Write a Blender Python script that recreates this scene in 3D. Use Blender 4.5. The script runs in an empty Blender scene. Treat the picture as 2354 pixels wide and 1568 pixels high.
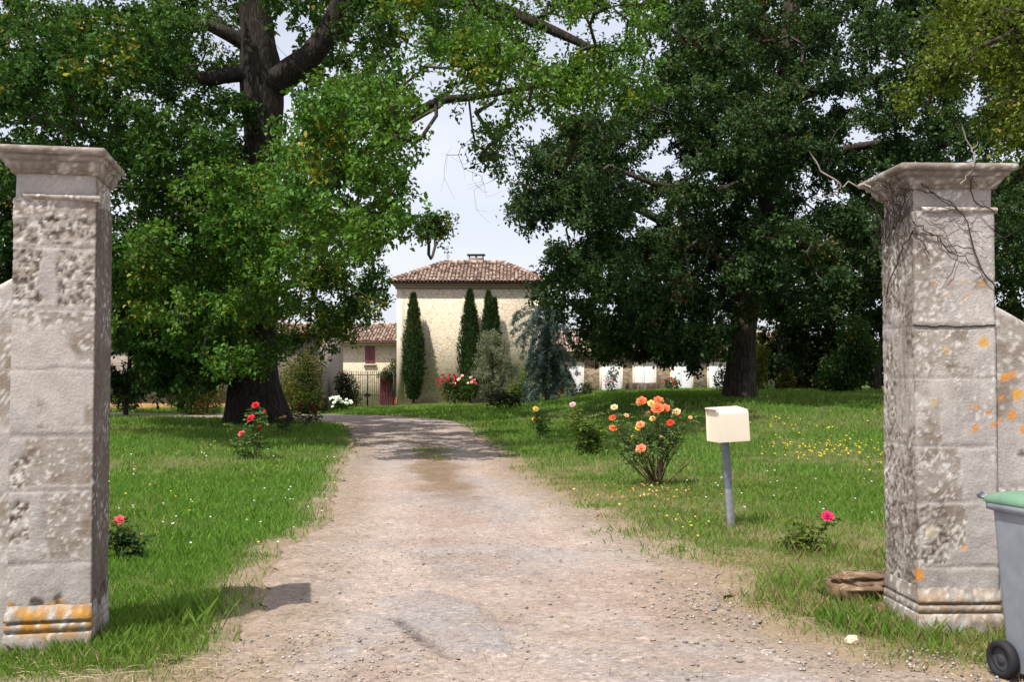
import bpy, math, random
import numpy as np
from mathutils import Vector, Matrix, Euler

R = math.radians
random.seed(7)
rng = np.random.default_rng(11)
SC = bpy.context.scene
COL = SC.collection

# ------------------------------------------------------------------ camera, sky, sun, exposure
EYE = 1.6
PITCH = math.atan(76.0 / 2354.0)
cam_d = bpy.data.cameras.new("camera")
cam_d.sensor_width = 36.0
cam_d.lens = 36.0
cam_d.clip_start = 0.05
cam_d.clip_end = 3000.0
cam = bpy.data.objects.new("camera", cam_d)
cam.location = (0, 0, EYE)
cam.rotation_euler = (math.pi / 2 + PITCH, 0, 0)
COL.objects.link(cam)
SC.camera = cam

SUN_EL = R(61.0)
SUN_AZ = np.array([-0.60, -0.80])
w = bpy.data.worlds.new("World")
SC.world = w
w.use_nodes = True
nt = w.node_tree
nt.nodes.clear()
n_out = nt.nodes.new("ShaderNodeOutputWorld")
n_bg = nt.nodes.new("ShaderNodeBackground")
n_bg.inputs["Strength"].default_value = 0.12
n_sky = nt.nodes.new("ShaderNodeTexSky")
n_sky.sky_type = 'NISHITA'
n_sky.sun_disc = False
n_sky.sun_elevation = SUN_EL
n_sky.sun_rotation = math.atan2(SUN_AZ[0], SUN_AZ[1])
n_sky.air_density = 1.0
n_sky.dust_density = 2.0
n_sky.ozone_density = 1.5
n_tc = nt.nodes.new("ShaderNodeTexCoord")
n_map = nt.nodes.new("ShaderNodeMapping")
n_map.inputs["Scale"].default_value = (1.2, 1.2, 4.0)
n_noise = nt.nodes.new("ShaderNodeTexNoise")
n_noise.inputs["Scale"].default_value = 1.6
n_noise.inputs["Detail"].default_value = 6.0
n_ramp = nt.nodes.new("ShaderNodeValToRGB")
n_ramp.color_ramp.elements[0].position = 0.32
n_ramp.color_ramp.elements[0].color = (0.5, 0.5, 0.5, 1)
n_ramp.color_ramp.elements[1].position = 0.68
n_ramp.color_ramp.elements[1].color = (0.92, 0.92, 0.92, 1)
n_mix = nt.nodes.new("ShaderNodeMix")
n_mix.data_type = 'RGBA'
n_mix.inputs["B"].default_value = (6.8, 6.9, 7.65, 1)      # thin white summer haze cloud
nt.links.new(n_tc.outputs["Generated"], n_map.inputs["Vector"])
nt.links.new(n_map.outputs["Vector"], n_noise.inputs["Vector"])
nt.links.new(n_noise.outputs["Fac"], n_ramp.inputs["Fac"])
nt.links.new(n_ramp.outputs["Color"], n_mix.inputs["Factor"])
nt.links.new(n_sky.outputs["Color"], n_mix.inputs["A"])
nt.links.new(n_mix.outputs["Result"], n_bg.inputs["Color"])
nt.links.new(n_bg.outputs["Background"], n_out.inputs["Surface"])

sun_d = bpy.data.lights.new("sun", 'SUN')
sun_d.energy = 4.6
sun_d.angle = R(0.53)
sun_d.color = (1.0, 0.95, 0.87)
sun = bpy.data.objects.new("sun", sun_d)
_h = SUN_AZ / np.linalg.norm(SUN_AZ)
SUN_V = Vector((_h[0] * math.cos(SUN_EL), _h[1] * math.cos(SUN_EL), math.sin(SUN_EL)))
sun.rotation_euler = SUN_V.to_track_quat('Z', 'Y').to_euler()
sun.location = SUN_V * 60
COL.objects.link(sun)

SC.view_settings.view_transform = 'Standard'
SC.view_settings.look = 'None'
SC.view_settings.exposure = 0.3
SC.view_settings.gamma = 1.0
SC.view_settings.use_curve_mapping = False
SC.cycles.max_bounces = 6
SC.cycles.diffuse_bounces = 3
SC.cycles.transmission_bounces = 3
SC.cycles.use_denoising = True
SC.cycles.denoiser = 'OPENIMAGEDENOISE'

# ------------------------------------------------------------------ helpers
F = 2354.0
def ray(px, py):
    u, v = (px - 1177.0) / F, (784.0 - py) / F
    c, s = math.cos(PITCH), math.sin(PITCH)
    return np.array([u, -v * s + c, v * c + s])
def at(px, py, d):
    """the point seen at (px, py) of the photograph, d metres ahead"""
    r = ray(px, py)
    return np.array([0, 0, EYE]) + r * (d / r[1])
def sm(a, b, x):
    t = np.clip((x - a) / (b - a), 0, 1)
    return t * t * (3 - 2 * t)
def _hash(ix, iy, iz, seed):
    h = (ix.astype(np.int64) * 374761393 + iy.astype(np.int64) * 668265263 + iz.astype(np.int64) * 2147483647 + seed * 1274126177) & 0xffffffff
    h = ((h ^ (h >> 13)) * 1274126177) & 0xffffffff
    h = ((h ^ (h >> 16)) * 2246822519) & 0xffffffff
    return ((h ^ (h >> 15)) & 0xffffff) / float(0xffffff)
def vn(p, seed=0):
    p = np.asarray(p, float)
    i = np.floor(p).astype(np.int64)
    f = p - i
    f = f * f * (3 - 2 * f)
    r = 0
    for a in (0, 1):
        for b in (0, 1):
            for c in (0, 1):
                wgt = (f[:, 0] if a else 1 - f[:, 0]) * (f[:, 1] if b else 1 - f[:, 1]) * (f[:, 2] if c else 1 - f[:, 2])
                r = r + wgt * _hash(i[:, 0] + a, i[:, 1] + b, i[:, 2] + c, seed)
    return r
_ROT = np.array(Euler((0.62, 0.41, 0.83)).to_matrix())
def fbm(p, octv=4, seed=0, gain=0.5):
    p = np.asarray(p, float)
    s, a, t = 0, 1.0, 0
    for k in range(octv):
        p = p @ _ROT
        s = s + a * vn(p * (2 ** k) + 13.7 * k, seed + k)
        t += a
        a *= gain
    return s / t
def unit(v):
    return v / np.maximum(np.linalg.norm(v, axis=-1, keepdims=True), 1e-9)

class MB:
    """collects geometry for one mesh object"""
    def __init__(s):
        s.v, s.f, s.c, s.n, s.u = [], [], [], 0, []
    def add(s, v, f, col=None):
        v = np.asarray(v, float).reshape(-1, 3)
        f = np.asarray(f, np.int64)
        s.v.append(v)
        s.f.append(f + s.n)
        if col is None:
            col = (0.5, 0.5, 0.5)
        col = np.asarray(col, float)
        if col.ndim == 1:
            col = np.tile(col, (len(v), 1))
        s.c.append(col)
        s.n += len(v)
        return s
    def box(s, lo, hi, col=None, M=None):
        x0, y0, z0 = lo
        x1, y1, z1 = hi
        v = np.array([[x0, y0, z0], [x1, y0, z0], [x1, y1, z0], [x0, y1, z0], [x0, y0, z1], [x1, y0, z1], [x1, y1, z1], [x0, y1, z1]], float)
        if M is not None:
            v = np.array([M @ Vector(q) for q in v])
        f = [[0, 3, 2, 1], [4, 5, 6, 7], [0, 1, 5, 4], [1, 2, 6, 5], [2, 3, 7, 6], [3, 0, 4, 7]]
        return s.add(v, f, col)
    def grid(s, P, col=None, flip=False):
        """P: (a, b, 3)"""
        a, b = P.shape[:2]
        i = np.arange(a * b).reshape(a, b)
        q = np.stack([i[:-1, :-1], i[1:, :-1], i[1:, 1:], i[:-1, 1:]], -1).reshape(-1, 4)
        if flip:
            q = q[:, ::-1]
        return s.add(P.reshape(-1, 3), q, None if col is None else (col if np.ndim(col) == 1 else np.asarray(col).reshape(-1, 3)))
    def tube(s, pts, rad, n=6, col=None, cap=True):
        pts = np.asarray(pts, float)
        k = len(pts)
        rad = np.full(k, rad, float) if np.ndim(rad) == 0 else np.asarray(rad, float)
        t = np.gradient(pts, axis=0)
        t = unit(t)
        ref = np.array([0, 0, 1.0]) if abs(t[:, 2]).mean() < 0.8 else np.array([1.0, 0, 0])
        a = unit(np.cross(t, ref))
        b = np.cross(t, a)
        th = np.arange(n) * 2 * np.pi / n
        P = pts[:, None, :] + rad[:, None, None] * (np.cos(th)[None, :, None] * a[:, None, :] + np.sin(th)[None, :, None] * b[:, None, :])
        i = np.arange(k * n).reshape(k, n)
        j = np.roll(i, -1, 1)
        q = np.stack([i[:-1], j[:-1], j[1:], i[1:]], -1).reshape(-1, 4)
        s.add(P.reshape(-1, 3), q, col)
        if cap and n > 3:
            base = s.n - k * n
            for r_, o in ((0, 1), (k - 1, -1)):
                ring = [base + r_ * n + m for m in range(n)][::o]
                c = len(s.v)
                for m in range(1, n - 2 + 1, 2):
                    qd = [ring[0], ring[m], ring[min(m + 1, n - 1)], ring[min(m + 2, n - 1)]]
                    if qd[2] == qd[3]:
                        qd = qd[:3]
                    s.f.append(np.array([qd]))
        return s
    def lathe(s, prof, n=24, col=None, M=None, cols=None):
        """prof: (r, z) pairs"""
        th = np.arange(n + 1) * 2 * np.pi / n
        P = np.array([[[r * math.cos(t), r * math.sin(t), z] for t in th] for r, z in prof])
        if M is not None:
            P = np.array([M @ Vector(q) for q in P.reshape(-1, 3)]).reshape(P.shape)
        return s.grid(P, col, flip=True)
    def build(s, name, mat, parent=None, smooth=False, bevel=0.0, loc=None):
        me = bpy.data.meshes.new(name)
        V = np.concatenate(s.v)
        me.vertices.add(len(V))
        me.vertices.foreach_set("co", V.astype(np.float32).ravel())
        loops = np.concatenate([f.ravel() for f in s.f])
        tot = np.concatenate([np.full(len(f), f.shape[1]) for f in s.f])
        me.loops.add(len(loops))
        me.loops.foreach_set("vertex_index", loops.astype(np.int32))
        me.polygons.add(len(tot))
        st = np.concatenate([[0], np.cumsum(tot)[:-1]])
        me.polygons.foreach_set("loop_start", st.astype(np.int32))
        me.polygons.foreach_set("loop_total", tot.astype(np.int32))
        if smooth:
            me.polygons.foreach_set("use_smooth", np.ones(len(tot), bool))
        at_ = me.attributes.new("col", 'FLOAT_COLOR', 'POINT')
        C = np.concatenate(s.c)
        at_.data.foreach_set("color", np.hstack([C, np.ones((len(C), 1))]).astype(np.float32).ravel())
        me.update(calc_edges=True)
        me.validate()
        if mat:
            me.materials.append(mat)
        o = bpy.data.objects.new(name, me)
        COL.objects.link(o)
        if parent:
            o.parent = parent
        if loc is not None:
            o.location = loc
        if bevel:
            m = o.modifiers.new("bevel", 'BEVEL')
            m.width = bevel
            m.segments = 2
            m.limit_method = 'ANGLE'
            m.angle_limit = R(40)
        return o

def tag(o, label=None, cat=None, group=None, kind=None):
    if label: o["label"] = label
    if cat: o["category"] = cat
    if group: o["group"] = group
    o["kind"] = kind or "thing"
    return o
def empty(name, loc, label, cat, rz=0.0, group=None):
    o = bpy.data.objects.new(name, None)
    o.empty_display_size = 0.2
    o.location = loc
    o.rotation_euler = (0, 0, rz)
    COL.objects.link(o)
    return tag(o, label, cat, group)

# ------------------------------------------------------------------ materials
class NT:
    def __init__(s, name):
        s.m = bpy.data.materials.new(name)
        s.m.use_nodes = True
        s.t = s.m.node_tree
        s.t.nodes.clear()
        s.out = s.n("OutputMaterial")
    def n(s, typ, **kw):
        x = s.t.nodes.new("ShaderNode" + typ)
        for k, v in kw.items():
            setattr(x, k, v)
        return x
    def l(s, a, b):
        s.t.links.new(a, b)
    def noise(s, scale, detail=4, rough=0.55, vec=None, mscale=None):
        x = s.n("TexNoise")
        x.inputs["Scale"].default_value = scale
        x.inputs["Detail"].default_value = detail
        x.inputs["Roughness"].default_value = rough
        s.l(s.coord(mscale), x.inputs["Vector"])
        return x.outputs["Fac"]
    def voro(s, scale, feature='F1', out="Distance", mscale=None, rnd=1.0):
        x = s.n("TexVoronoi", feature=feature)
        x.inputs["Scale"].default_value = scale
        x.inputs["Randomness"].default_value = rnd
        s.l(s.coord(mscale), x.inputs["Vector"])
        return x.outputs[out]
    def coord(s, mscale=None):
        tc = s.n("TexCoord")
        if mscale is None:
            return tc.outputs["Object"]
        m = s.n("Mapping")
        m.inputs["Scale"].default_value = mscale
        s.l(tc.outputs["Object"], m.inputs["Vector"])
        return m.outputs["Vector"]
    def ramp(s, fac, stops):
        r = s.n("ValToRGB")
        e = r.color_ramp.elements
        while len(e) < len(stops):
            e.new(0.5)
        for q, (p, c) in zip(e, stops):
            q.position = p
            q.color = (c, c, c, 1) if np.ndim(c) == 0 else (*c, 1)
        s.l(fac, r.inputs["Fac"])
        return r.outputs["Color"]
    def mix(s, a, b, fac, mode='MIX'):
        m = s.n("Mix", data_type='RGBA', blend_type=mode)
        for key, val in (("A", a), ("B", b), ("Factor", fac)):
            i = m.inputs[key]
            if key == "Factor":
                i = m.inputs[0]
            if hasattr(val, "links"):
                s.l(val, i)
            else:
                i.default_value = val if key == "Factor" else (*val, 1)
        return m.outputs["Result"]
    def attr(s, name="col"):
        a = s.n("Attribute")
        a.attribute_name = name
        return a.outputs["Color"]
    def bump(s, h, strength=0.4, dist=0.02, prev=None):
        b = s.n("Bump")
        b.inputs["Strength"].default_value = strength
        b.inputs["Distance"].default_value = dist
        s.l(h, b.inputs["Height"])
        if prev is not None:
            s.l(prev, b.inputs["Normal"])
        return b.outputs["Normal"]
    def pbr(s, col, rough=0.8, normal=None, metal=0.0, spec=0.3):
        p = s.n("BsdfPrincipled")
        if hasattr(col, "links"):
            s.l(col, p.inputs["Base Color"])
        else:
            p.inputs["Base Color"].default_value = (*col, 1)
        p.inputs["Roughness"].default_value = rough
        p.inputs["Metallic"].default_value = metal
        p.inputs["Specular IOR Level"].default_value = spec
        if normal is not None:
            s.l(normal, p.inputs["Normal"])
        return p
    def done(s, sh):
        s.l(sh.outputs[0], s.out.inputs["Surface"])
        return s.m

def mat_foliage(name, trans=0.35, rough=0.45, spec=0.35):
    t = NT(name)
    c = t.attr()
    p = t.pbr(c, rough, spec=spec)
    tr = t.n("BsdfTranslucent")
    g = t.mix(c, (1.25, 1.35, 0.55), 1.0, 'MULTIPLY')
    t.l(g, tr.inputs["Color"])
    m = t.n("MixShader")
    m.inputs[0].default_value = trans
    t.l(p.outputs[0], m.inputs[1])
    t.l(tr.outputs[0], m.inputs[2])
    return t.done(m)
def mat_attr(name, rough=0.85, spec=0.2, scale=60.0, amt=0.3, bump=0.4, bdist=0.006):
    t = NT(name)
    nz = t.noise(scale, 5, 0.65)
    c = t.mix(t.attr(), t.ramp(nz, [(0.25, 1 - amt), (0.75, 1 + amt * 0.6)]), 1.0, 'MULTIPLY')
    return t.done(t.pbr(c, rough, t.bump(nz, bump, bdist), spec=spec))
def mat_bark(name, dark, light):
    t = NT(name)
    v = t.noise(3.0, 8, 0.7, mscale=(3.4, 3.4, 0.55))
    v2 = t.voro(4.0, 'DISTANCE_TO_EDGE', mscale=(3.0, 3.0, 0.5))
    big = t.noise(0.9, 4, 0.6)
    c = t.ramp(v, [(0.3, dark), (0.72, light)])
    c = t.mix(c, t.ramp(v2, [(0.0, 0.35), (0.22, 1.0)]), 0.8, 'MULTIPLY')
    c = t.mix(c, t.ramp(big, [(0.35, (0.75, 0.72, 0.7)), (0.7, (1.2, 1.15, 1.05))]), 1.0, 'MULTIPLY')
    nrm = t.bump(v2, 0.8, 0.06, t.bump(v, 0.7, 0.05))
    return t.done(t.pbr(c, 0.9, nrm, spec=0.15))
def mat_plain(name, col, rough=0.6, metal=0.0, spec=0.4, var=0.12, scale=9.0, bump=0.1):
    t = NT(name)
    nz = t.noise(scale, 5, 0.6)
    c = t.mix(col, t.ramp(nz, [(0.3, 1 - var), (0.7, 1 + var)]), 1.0, 'MULTIPLY')
    return t.done(t.pbr(c, rough, t.bump(nz, bump, 0.01), metal, spec))
def mat_rubble(name, base, stone, joint, sc=(2.6, 2.6, 5.2), bump=0.35):
    t = NT(name)
    e = t.voro(1.0, 'DISTANCE_TO_EDGE', mscale=sc)
    cell = t.n("TexVoronoi", feature='F1')
    cell.inputs["Scale"].default_value = 1.0
    t.l(t.coord(sc), cell.inputs["Vector"])
    sep = t.n("SeparateColor")
    t.l(cell.outputs["Color"], sep.inputs[0])
    n1 = t.noise(7.0, 5, 0.7, mscale=(1, 1, 2.6))
    n2 = t.noise(0.55, 4, 0.6)
    exposed = t.ramp(n1, [(0.42, 0.0), (0.52, 1.0)])
    sc_col = t.mix(base, stone, sep.outputs[0])
    c = t.mix(base, sc_col, t.ramp(n2, [(0.3, 0.25), (0.65, 0.8)]))
    gap = t.ramp(e, [(0.04, 1.0), (0.13, 0.0)])
    m = t.n("Math", operation='MULTIPLY')
    t.l(gap, m.inputs[0])
    t.l(exposed, m.inputs[1])
    c = t.mix(c, joint, m.outputs[0])
    c = t.mix(c, t.ramp(n2, [(0.25, (0.9, 0.88, 0.86)), (0.7, (1.06, 1.05, 1.02))]), 1.0, 'MULTIPLY')
    return t.done(t.pbr(c, 0.92, t.bump(n1, bump, 0.04), spec=0.1))

M_LEAF = mat_foliage("oak_leaves", 0.25, 0.6, 0.1)
M_GRASS = mat_foliage("grass_blades", 0.35, 0.6, 0.2)
M_PETAL = mat_foliage("petals", 0.2, 0.6, 0.2)
M_BARK = mat_bark("oak_bark", (0.020, 0.017, 0.015), (0.088, 0.075, 0.065))
M_BARK2 = mat_bark("holm_bark", (0.03, 0.026, 0.024), (0.14, 0.11, 0.095))
M_TWIG = mat_attr("twig_bark", 0.85, 0.15, 30, 0.3, 0.3, 0.01)
M_STONE = mat_attr("weathered_limestone", 0.93, 0.1, 55, 0.22, 0.7, 0.008)
M_EARTH = mat_attr("lawn_soil", 1.0, 0.05, 22, 0.35, 0.6, 0.02)
M_ROOFTILE = mat_attr("canal_tiles", 0.9, 0.1, 14, 0.25, 0.3, 0.01)
M_WALL = mat_rubble("cream_rubble_render", (0.78, 0.69, 0.55), (0.66, 0.56, 0.42), (0.46, 0.36, 0.25), (4.2, 4.2, 9.0), 0.25)
M_BARN = mat_rubble("grey_brown_rubble", (0.36, 0.29, 0.22), (0.24, 0.185, 0.14), (0.15, 0.11, 0.08), (1.6, 1.6, 3.0))
M_LHOUSE = mat_rubble("pinkish_render", (0.44, 0.37, 0.34), (0.36, 0.30, 0.27), (0.25, 0.2, 0.17))
M_QUOIN = mat_plain("smooth_pale_ashlar", (0.72, 0.62, 0.49), 0.9, 0, 0.1, 0.1, 2.2, 0.2)
M_SHUTTER = mat_plain("mauve_red_paint", (0.20, 0.065, 0.075), 0.6, 0, 0.3)
M_DOOR = mat_plain("wine_red_paint", (0.13, 0.016, 0.024), 0.6, 0, 0.3)
M_IRON = mat_plain("dark_wrought_iron", (0.025, 0.024, 0.027), 0.5, 0.3, 0.5)
M_WHITE = mat_plain("white_paint", (0.88, 0.87, 0.90), 0.7, 0, 0.3, 0.03)
M_CREAMPAINT = mat_plain("cream_metal_paint", (0.80, 0.70, 0.56), 0.38, 0, 0.5, 0.03, 5, 0.04)
M_GALV = mat_plain("galvanised_steel", (0.24, 0.26, 0.31), 0.5, 0.35, 0.5, 0.2, 14, 0.15)
M_BINGREY = mat_plain("grey_bin_plastic", (0.235, 0.255, 0.29), 0.55, 0, 0.35, 0.16, 7, 0.08)
M_BINGREEN = mat_plain("green_bin_lid", (0.135, 0.25, 0.165), 0.55, 0, 0.35, 0.16, 7, 0.05)
M_RUBBER = mat_plain("black_rubber", (0.018, 0.018, 0.021), 0.7, 0, 0.3)
M_SLATE = mat_plain("dark_slab", (0.09, 0.08, 0.08), 0.8)
# ------------------------------------------------------------------ terrain, drive, road
LE = np.array([(-2.6, 4.6), (-1.95, 5.0), (-1.69, 5.3), (-1.66, 6.4), (-1.93, 8.0), (-2.05, 9.0), (-2.08, 11.4), (-2.47, 14.5), (-3.15, 19.8), (-3.85, 25.0), (-5.0, 31.0), (-6.4, 34.6), (-9.5, 36.9), (-14, 37.9), (-26, 38.4)])
RE = np.array([(3.2, 4.9), (2.4, 5.45), (1.80, 5.9), (1.60, 6.9), (1.64, 8.4), (1.10, 10.5), (0.65, 13.45), (0.16, 16.4), (-0.24, 20.9), (-0.88, 26.9), (-1.75, 33.6), (-3.0, 37.4), (-6.5, 40.3), (-13, 41.6), (-26, 42.0)])
def resample(P, s):
    """P by arc fraction s, smoothed"""
    k = len(P)
    t = np.arange(k)
    u = s * (k - 1)
    i = np.clip(np.floor(u).astype(int), 0, k - 2)
    f = (u - i)[:, None]
    p0, p1, p2, p3 = P[np.clip(i - 1, 0, k - 1)], P[i], P[i + 1], P[np.clip(i + 2, 0, k - 1)]
    return 0.5 * (2 * p1 + (p2 - p0) * f + (2 * p0 - 5 * p1 + 4 * p2 - p3) * f ** 2 + (3 * p1 - p0 - 3 * p2 + p3) * f ** 3)
_kk = len(LE) - 1
_segs = [max(3, int(np.linalg.norm(LE[i + 1] - LE[i]) / max(0.032, 0.005 * (LE[i][1]) ** 1.35))) for i in range(_kk)]
_s = np.concatenate([np.linspace(i / _kk, (i + 1) / _kk, n, endpoint=False) for i, n in enumerate(_segs)] + [[1.0]])
DL, DR = resample(LE, _s), resample(RE, _s)
def _rag(P, seed, amp):
    q = np.c_[P * 2.2, np.zeros(len(P))]
    return P + np.c_[(fbm(q, 4, seed, 0.65) - 0.5) * amp, (fbm(q, 4, seed + 9, 0.65) - 0.5) * amp * 0.4]
DL, DR = _rag(DL, 3, 0.55), _rag(DR, 5, 0.6)
DPOLY = np.concatenate([DL, DR[::-1]])
def inpoly(x, y, P):
    x, y = np.asarray(x, float), np.asarray(y, float)
    c = np.zeros(x.shape, bool)
    a, b = P, np.roll(P, 1, 0)
    for (x1, y1), (x2, y2) in zip(a, b):
        if y1 == y2: continue
        m = ((y1 > y) != (y2 > y)) & (x < (x2 - x1) * (y - y1) / (y2 - y1) + x1)
        c ^= m
    return c
_bnd = np.concatenate([DL, DR])
def edge_dist(x, y):
    """distance to the nearest edge of the drive"""
    x, y = np.ravel(x), np.ravel(y)
    r = np.empty(len(x))
    for i in range(0, len(x), 20000):
        d = (x[i:i + 20000, None] - _bnd[None, ::2, 0]) ** 2 + (y[i:i + 20000, None] - _bnd[None, ::2, 1]) ** 2
        r[i:i + 20000] = np.sqrt(d.min(1))
    return r
def road_edge(x):
    x = np.asarray(x, float)
    q = np.c_[np.ravel(x) * 1.5, np.zeros(x.size), np.zeros(x.size)]
    return 4.75 + 0.62 * sm(-1.0, 3.0, x) + (fbm(q, 3, 41).reshape(x.shape) - 0.5) * 0.35
def terr(x, y):
    x, y = np.asarray(x, float), np.asarray(y, float)
    xe = np.interp(y, RE[:, 1], RE[:, 0])
    xe = np.where(y > 37.4, -3.0, xe)
    up = 0.86 * sm(14, 37, y) * sm(0.2, 8.5 + np.clip(y - 38, 0, 30) * 0.1, x - xe)
    up = up * (1 - 0.25 * sm(45, 62, y))
    dn = -0.55 * sm(47, 68, y) * (1 - sm(-8, -4, x))
    lf = 0.10 * sm(16, 30, y) * sm(2, 9, np.interp(y, LE[:, 1], LE[:, 0]) - x) * (1 - sm(36, 40, y))
    return up + dn + lf + 0.02 * np.sin(x * 0.9 + 1) * np.sin(y * 0.7) * sm(6, 12, y)
def gp(px, py):
    """the point of the terrain seen at (px, py)"""
    r = ray(px, py)
    r = r / r[1]
    d = np.linspace(4, 120, 6000)
    z = EYE + r[2] * d
    g = terr(r[0] * d, d)
    i = np.argmax(z <= g)
    return np.array([r[0] * d[i], d[i], g[i]])
def tz(x, y):
    return float(terr(np.array([x]), np.array([y]))[0])

def spread(lo, hi, c0, c1, fine, growth=1.12):
    a = list(np.arange(c0, c1, fine))
    st, v = fine, c0
    left = []
    while v > lo:
        st *= growth; v -= st; left.append(v)
    st, v = fine, a[-1]
    right = []
    while v < hi:
        st *= growth; v += st; right.append(v)
    return np.array(left[::-1] + a + right)
def soil_col(x, y):
    p = np.c_[np.ravel(x), np.ravel(y), np.zeros(np.size(x))]
    n1, n2, n3 = fbm(p * 0.55, 4, 21), fbm(p * 2.3, 4, 22), fbm(p * 6, 3, 23)
    g = np.array([0.065, 0.11, 0.025]) * (0.75 + 0.5 * n2)[:, None]
    dry = np.array([0.20, 0.165, 0.085])
    dirt = np.array([0.27, 0.205, 0.14]) * (0.75 + 0.5 * n3)[:, None]
    xx, yy = p[:, 0], p[:, 1]
    right_verge = sm(4.4, 0.2, xx - np.interp(yy, RE[:, 1], RE[:, 0])) * (xx > 0) * sm(24, 14, yy)
    kd = np.clip(sm(0.46, 0.66, n1 * 0.6 + n2 * 0.4) * 0.5 + right_verge * 0.75 * n2 * 1.6, 0, 1)
    c = g * (1 - kd)[:, None] + dry * kd[:, None]
    e = edge_dist(xx, yy)
    k = sm(0.55, 0.05, e + (n2 - 0.5) * 0.5)
    k = np.maximum(k, sm(5.75, 5.35, yy + (n2 - 0.5) * 0.8) * (yy < 7) * 0.9)
    return c * (1 - k)[:, None] + dirt * k[:, None], k, kd
_gx, _gy = spread(-160, 160, -6, 6.5, 0.11, 1.10), spread(-30, 420, 4.2, 16, 0.12, 1.055)
X, Y = np.meshgrid(_gx, _gy, indexing='ij')
ins = inpoly(X, Y, DPOLY)
Z = terr(X, Y) - np.where(ins, 0.05, 0.0) + (fbm(np.c_[X.ravel() * 3, Y.ravel() * 3, X.ravel() * 0], 3, 8).reshape(X.shape) - 0.5) * 0.035
Z = np.where(Y < road_edge(X), -0.06, Z)
soil, _, _ = soil_col(X, Y)
mb = MB()
mb.grid(np.stack([X, Y, Z], -1), soil)
tag(mb.build("lawn_ground", M_EARTH, smooth=True), kind="structure")

ASPH = np.array([(px, py) for px, py in [(862, 1385), (905, 1372), (985, 1362), (1090, 1395), (1130, 1440), (1175, 1495), (1160, 1512), (1100, 1500), (1060, 1525), (1010, 1500), (960, 1462), (905, 1430), (930, 1412)]], float)
ASPHW = np.array([gp(*q)[:2] for q in ASPH])
CRACK = [gp(*q)[:2] for q in [(905, 1425), (955, 1465), (1000, 1500), (1035, 1522), (1062, 1530)]]
def gravel(x, y, scale=1.0):
    """colour and height of the stony surface"""
    P = np.c_[np.ravel(x), np.ravel(y), np.zeros(np.size(x))]
    n1, n2, n3, n4 = fbm(P * 0.8, 4, 31), fbm(P * 3.1, 4, 32), fbm(P * 14, 3, 33), fbm(P * 1.3 + 40, 4, 34)
    pink, grey, tan, red = np.array([0.350, 0.280, 0.240]), np.array([0.295, 0.263, 0.245]), np.array([0.275, 0.212, 0.158]), np.array([0.30, 0.222, 0.178])
    c = pink * np.ones((len(P), 1))
    k = sm(0.48, 0.62, n1)[:, None] * 0.7
    c = c * (1 - k) + grey * k
    k = sm(0.52, 0.66, n4)[:, None] * 0.65
    c = c * (1 - k) + red * k
    e = edge_dist(P[:, 0], P[:, 1])
    k = (sm(0.85, 0.1, e + (n2 - 0.5) * 0.8) * 0.8)[:, None]
    c = c * (1 - k) + tan * k
    # grassy brown rib between the wheel tracks
    cx = (np.interp(P[:, 1], LE[:, 1], LE[:, 0]) + np.interp(P[:, 1], RE[:, 1], RE[:, 0])) / 2
    k = (sm(0.55, 0.1, np.abs(P[:, 0] - cx - 0.1) + (n2 - 0.5) * 0.7) * sm(11.5, 15, P[:, 1]) * sm(27, 20, P[:, 1]) * 0.95)[:, None]
    c = c * (1 - k) + np.array([0.21, 0.145, 0.095]) * k
    q = P[:, :2] + np.c_[n2 - 0.5, n3 - 0.5] * 0.16
    asp = inpoly(q[:, 0], q[:, 1], ASPHW)
    ka = asp[:, None] * (0.22 + 0.42 * sm(0.3, 0.6, n2))[:, None]
    c = c * (1 - ka) + np.array([0.262, 0.245, 0.24]) * ka
    cd = np.full(len(P), 9.0)
    for (ax, ay), (bx, by) in zip(CRACK[:-1], CRACK[1:]):
        t = np.clip(((q[:, 0] - ax) * (bx - ax) + (q[:, 1] - ay) * (by - ay)) / ((bx - ax) ** 2 + (by - ay) ** 2), 0, 1)
        cd = np.minimum(cd, np.hypot(q[:, 0] - ax - t * (bx - ax), q[:, 1] - ay - t * (by - ay)))
    kc = (sm(0.045, 0.012, cd) * (0.35 + 0.65 * sm(0.35, 0.6, n2)))[:, None]
    c = c * (1 - kc) + np.array([0.10, 0.08, 0.075]) * kc
    c = c * (0.87 + 0.26 * n3)[:, None] * (0.9 + 0.2 * n2)[:, None]
    wl, wr = np.abs(P[:, 0] - cx + 0.85), np.abs(P[:, 0] - cx - 0.85)
    rut = np.maximum(sm(0.42, 0.1, wl + (n2 - 0.5) * 0.35), sm(0.42, 0.1, wr + (n2 - 0.5) * 0.35)) * sm(6.5, 9, P[:, 1])
    c = c * (1 + 0.10 * rut)[:, None]
    h = -0.018 * rut + (n2 - 0.5) * 0.02 + (n3 - 0.5) * 0.014 + asp * 0.014 - kc[:, 0] * 0.012
    return c, h
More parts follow.
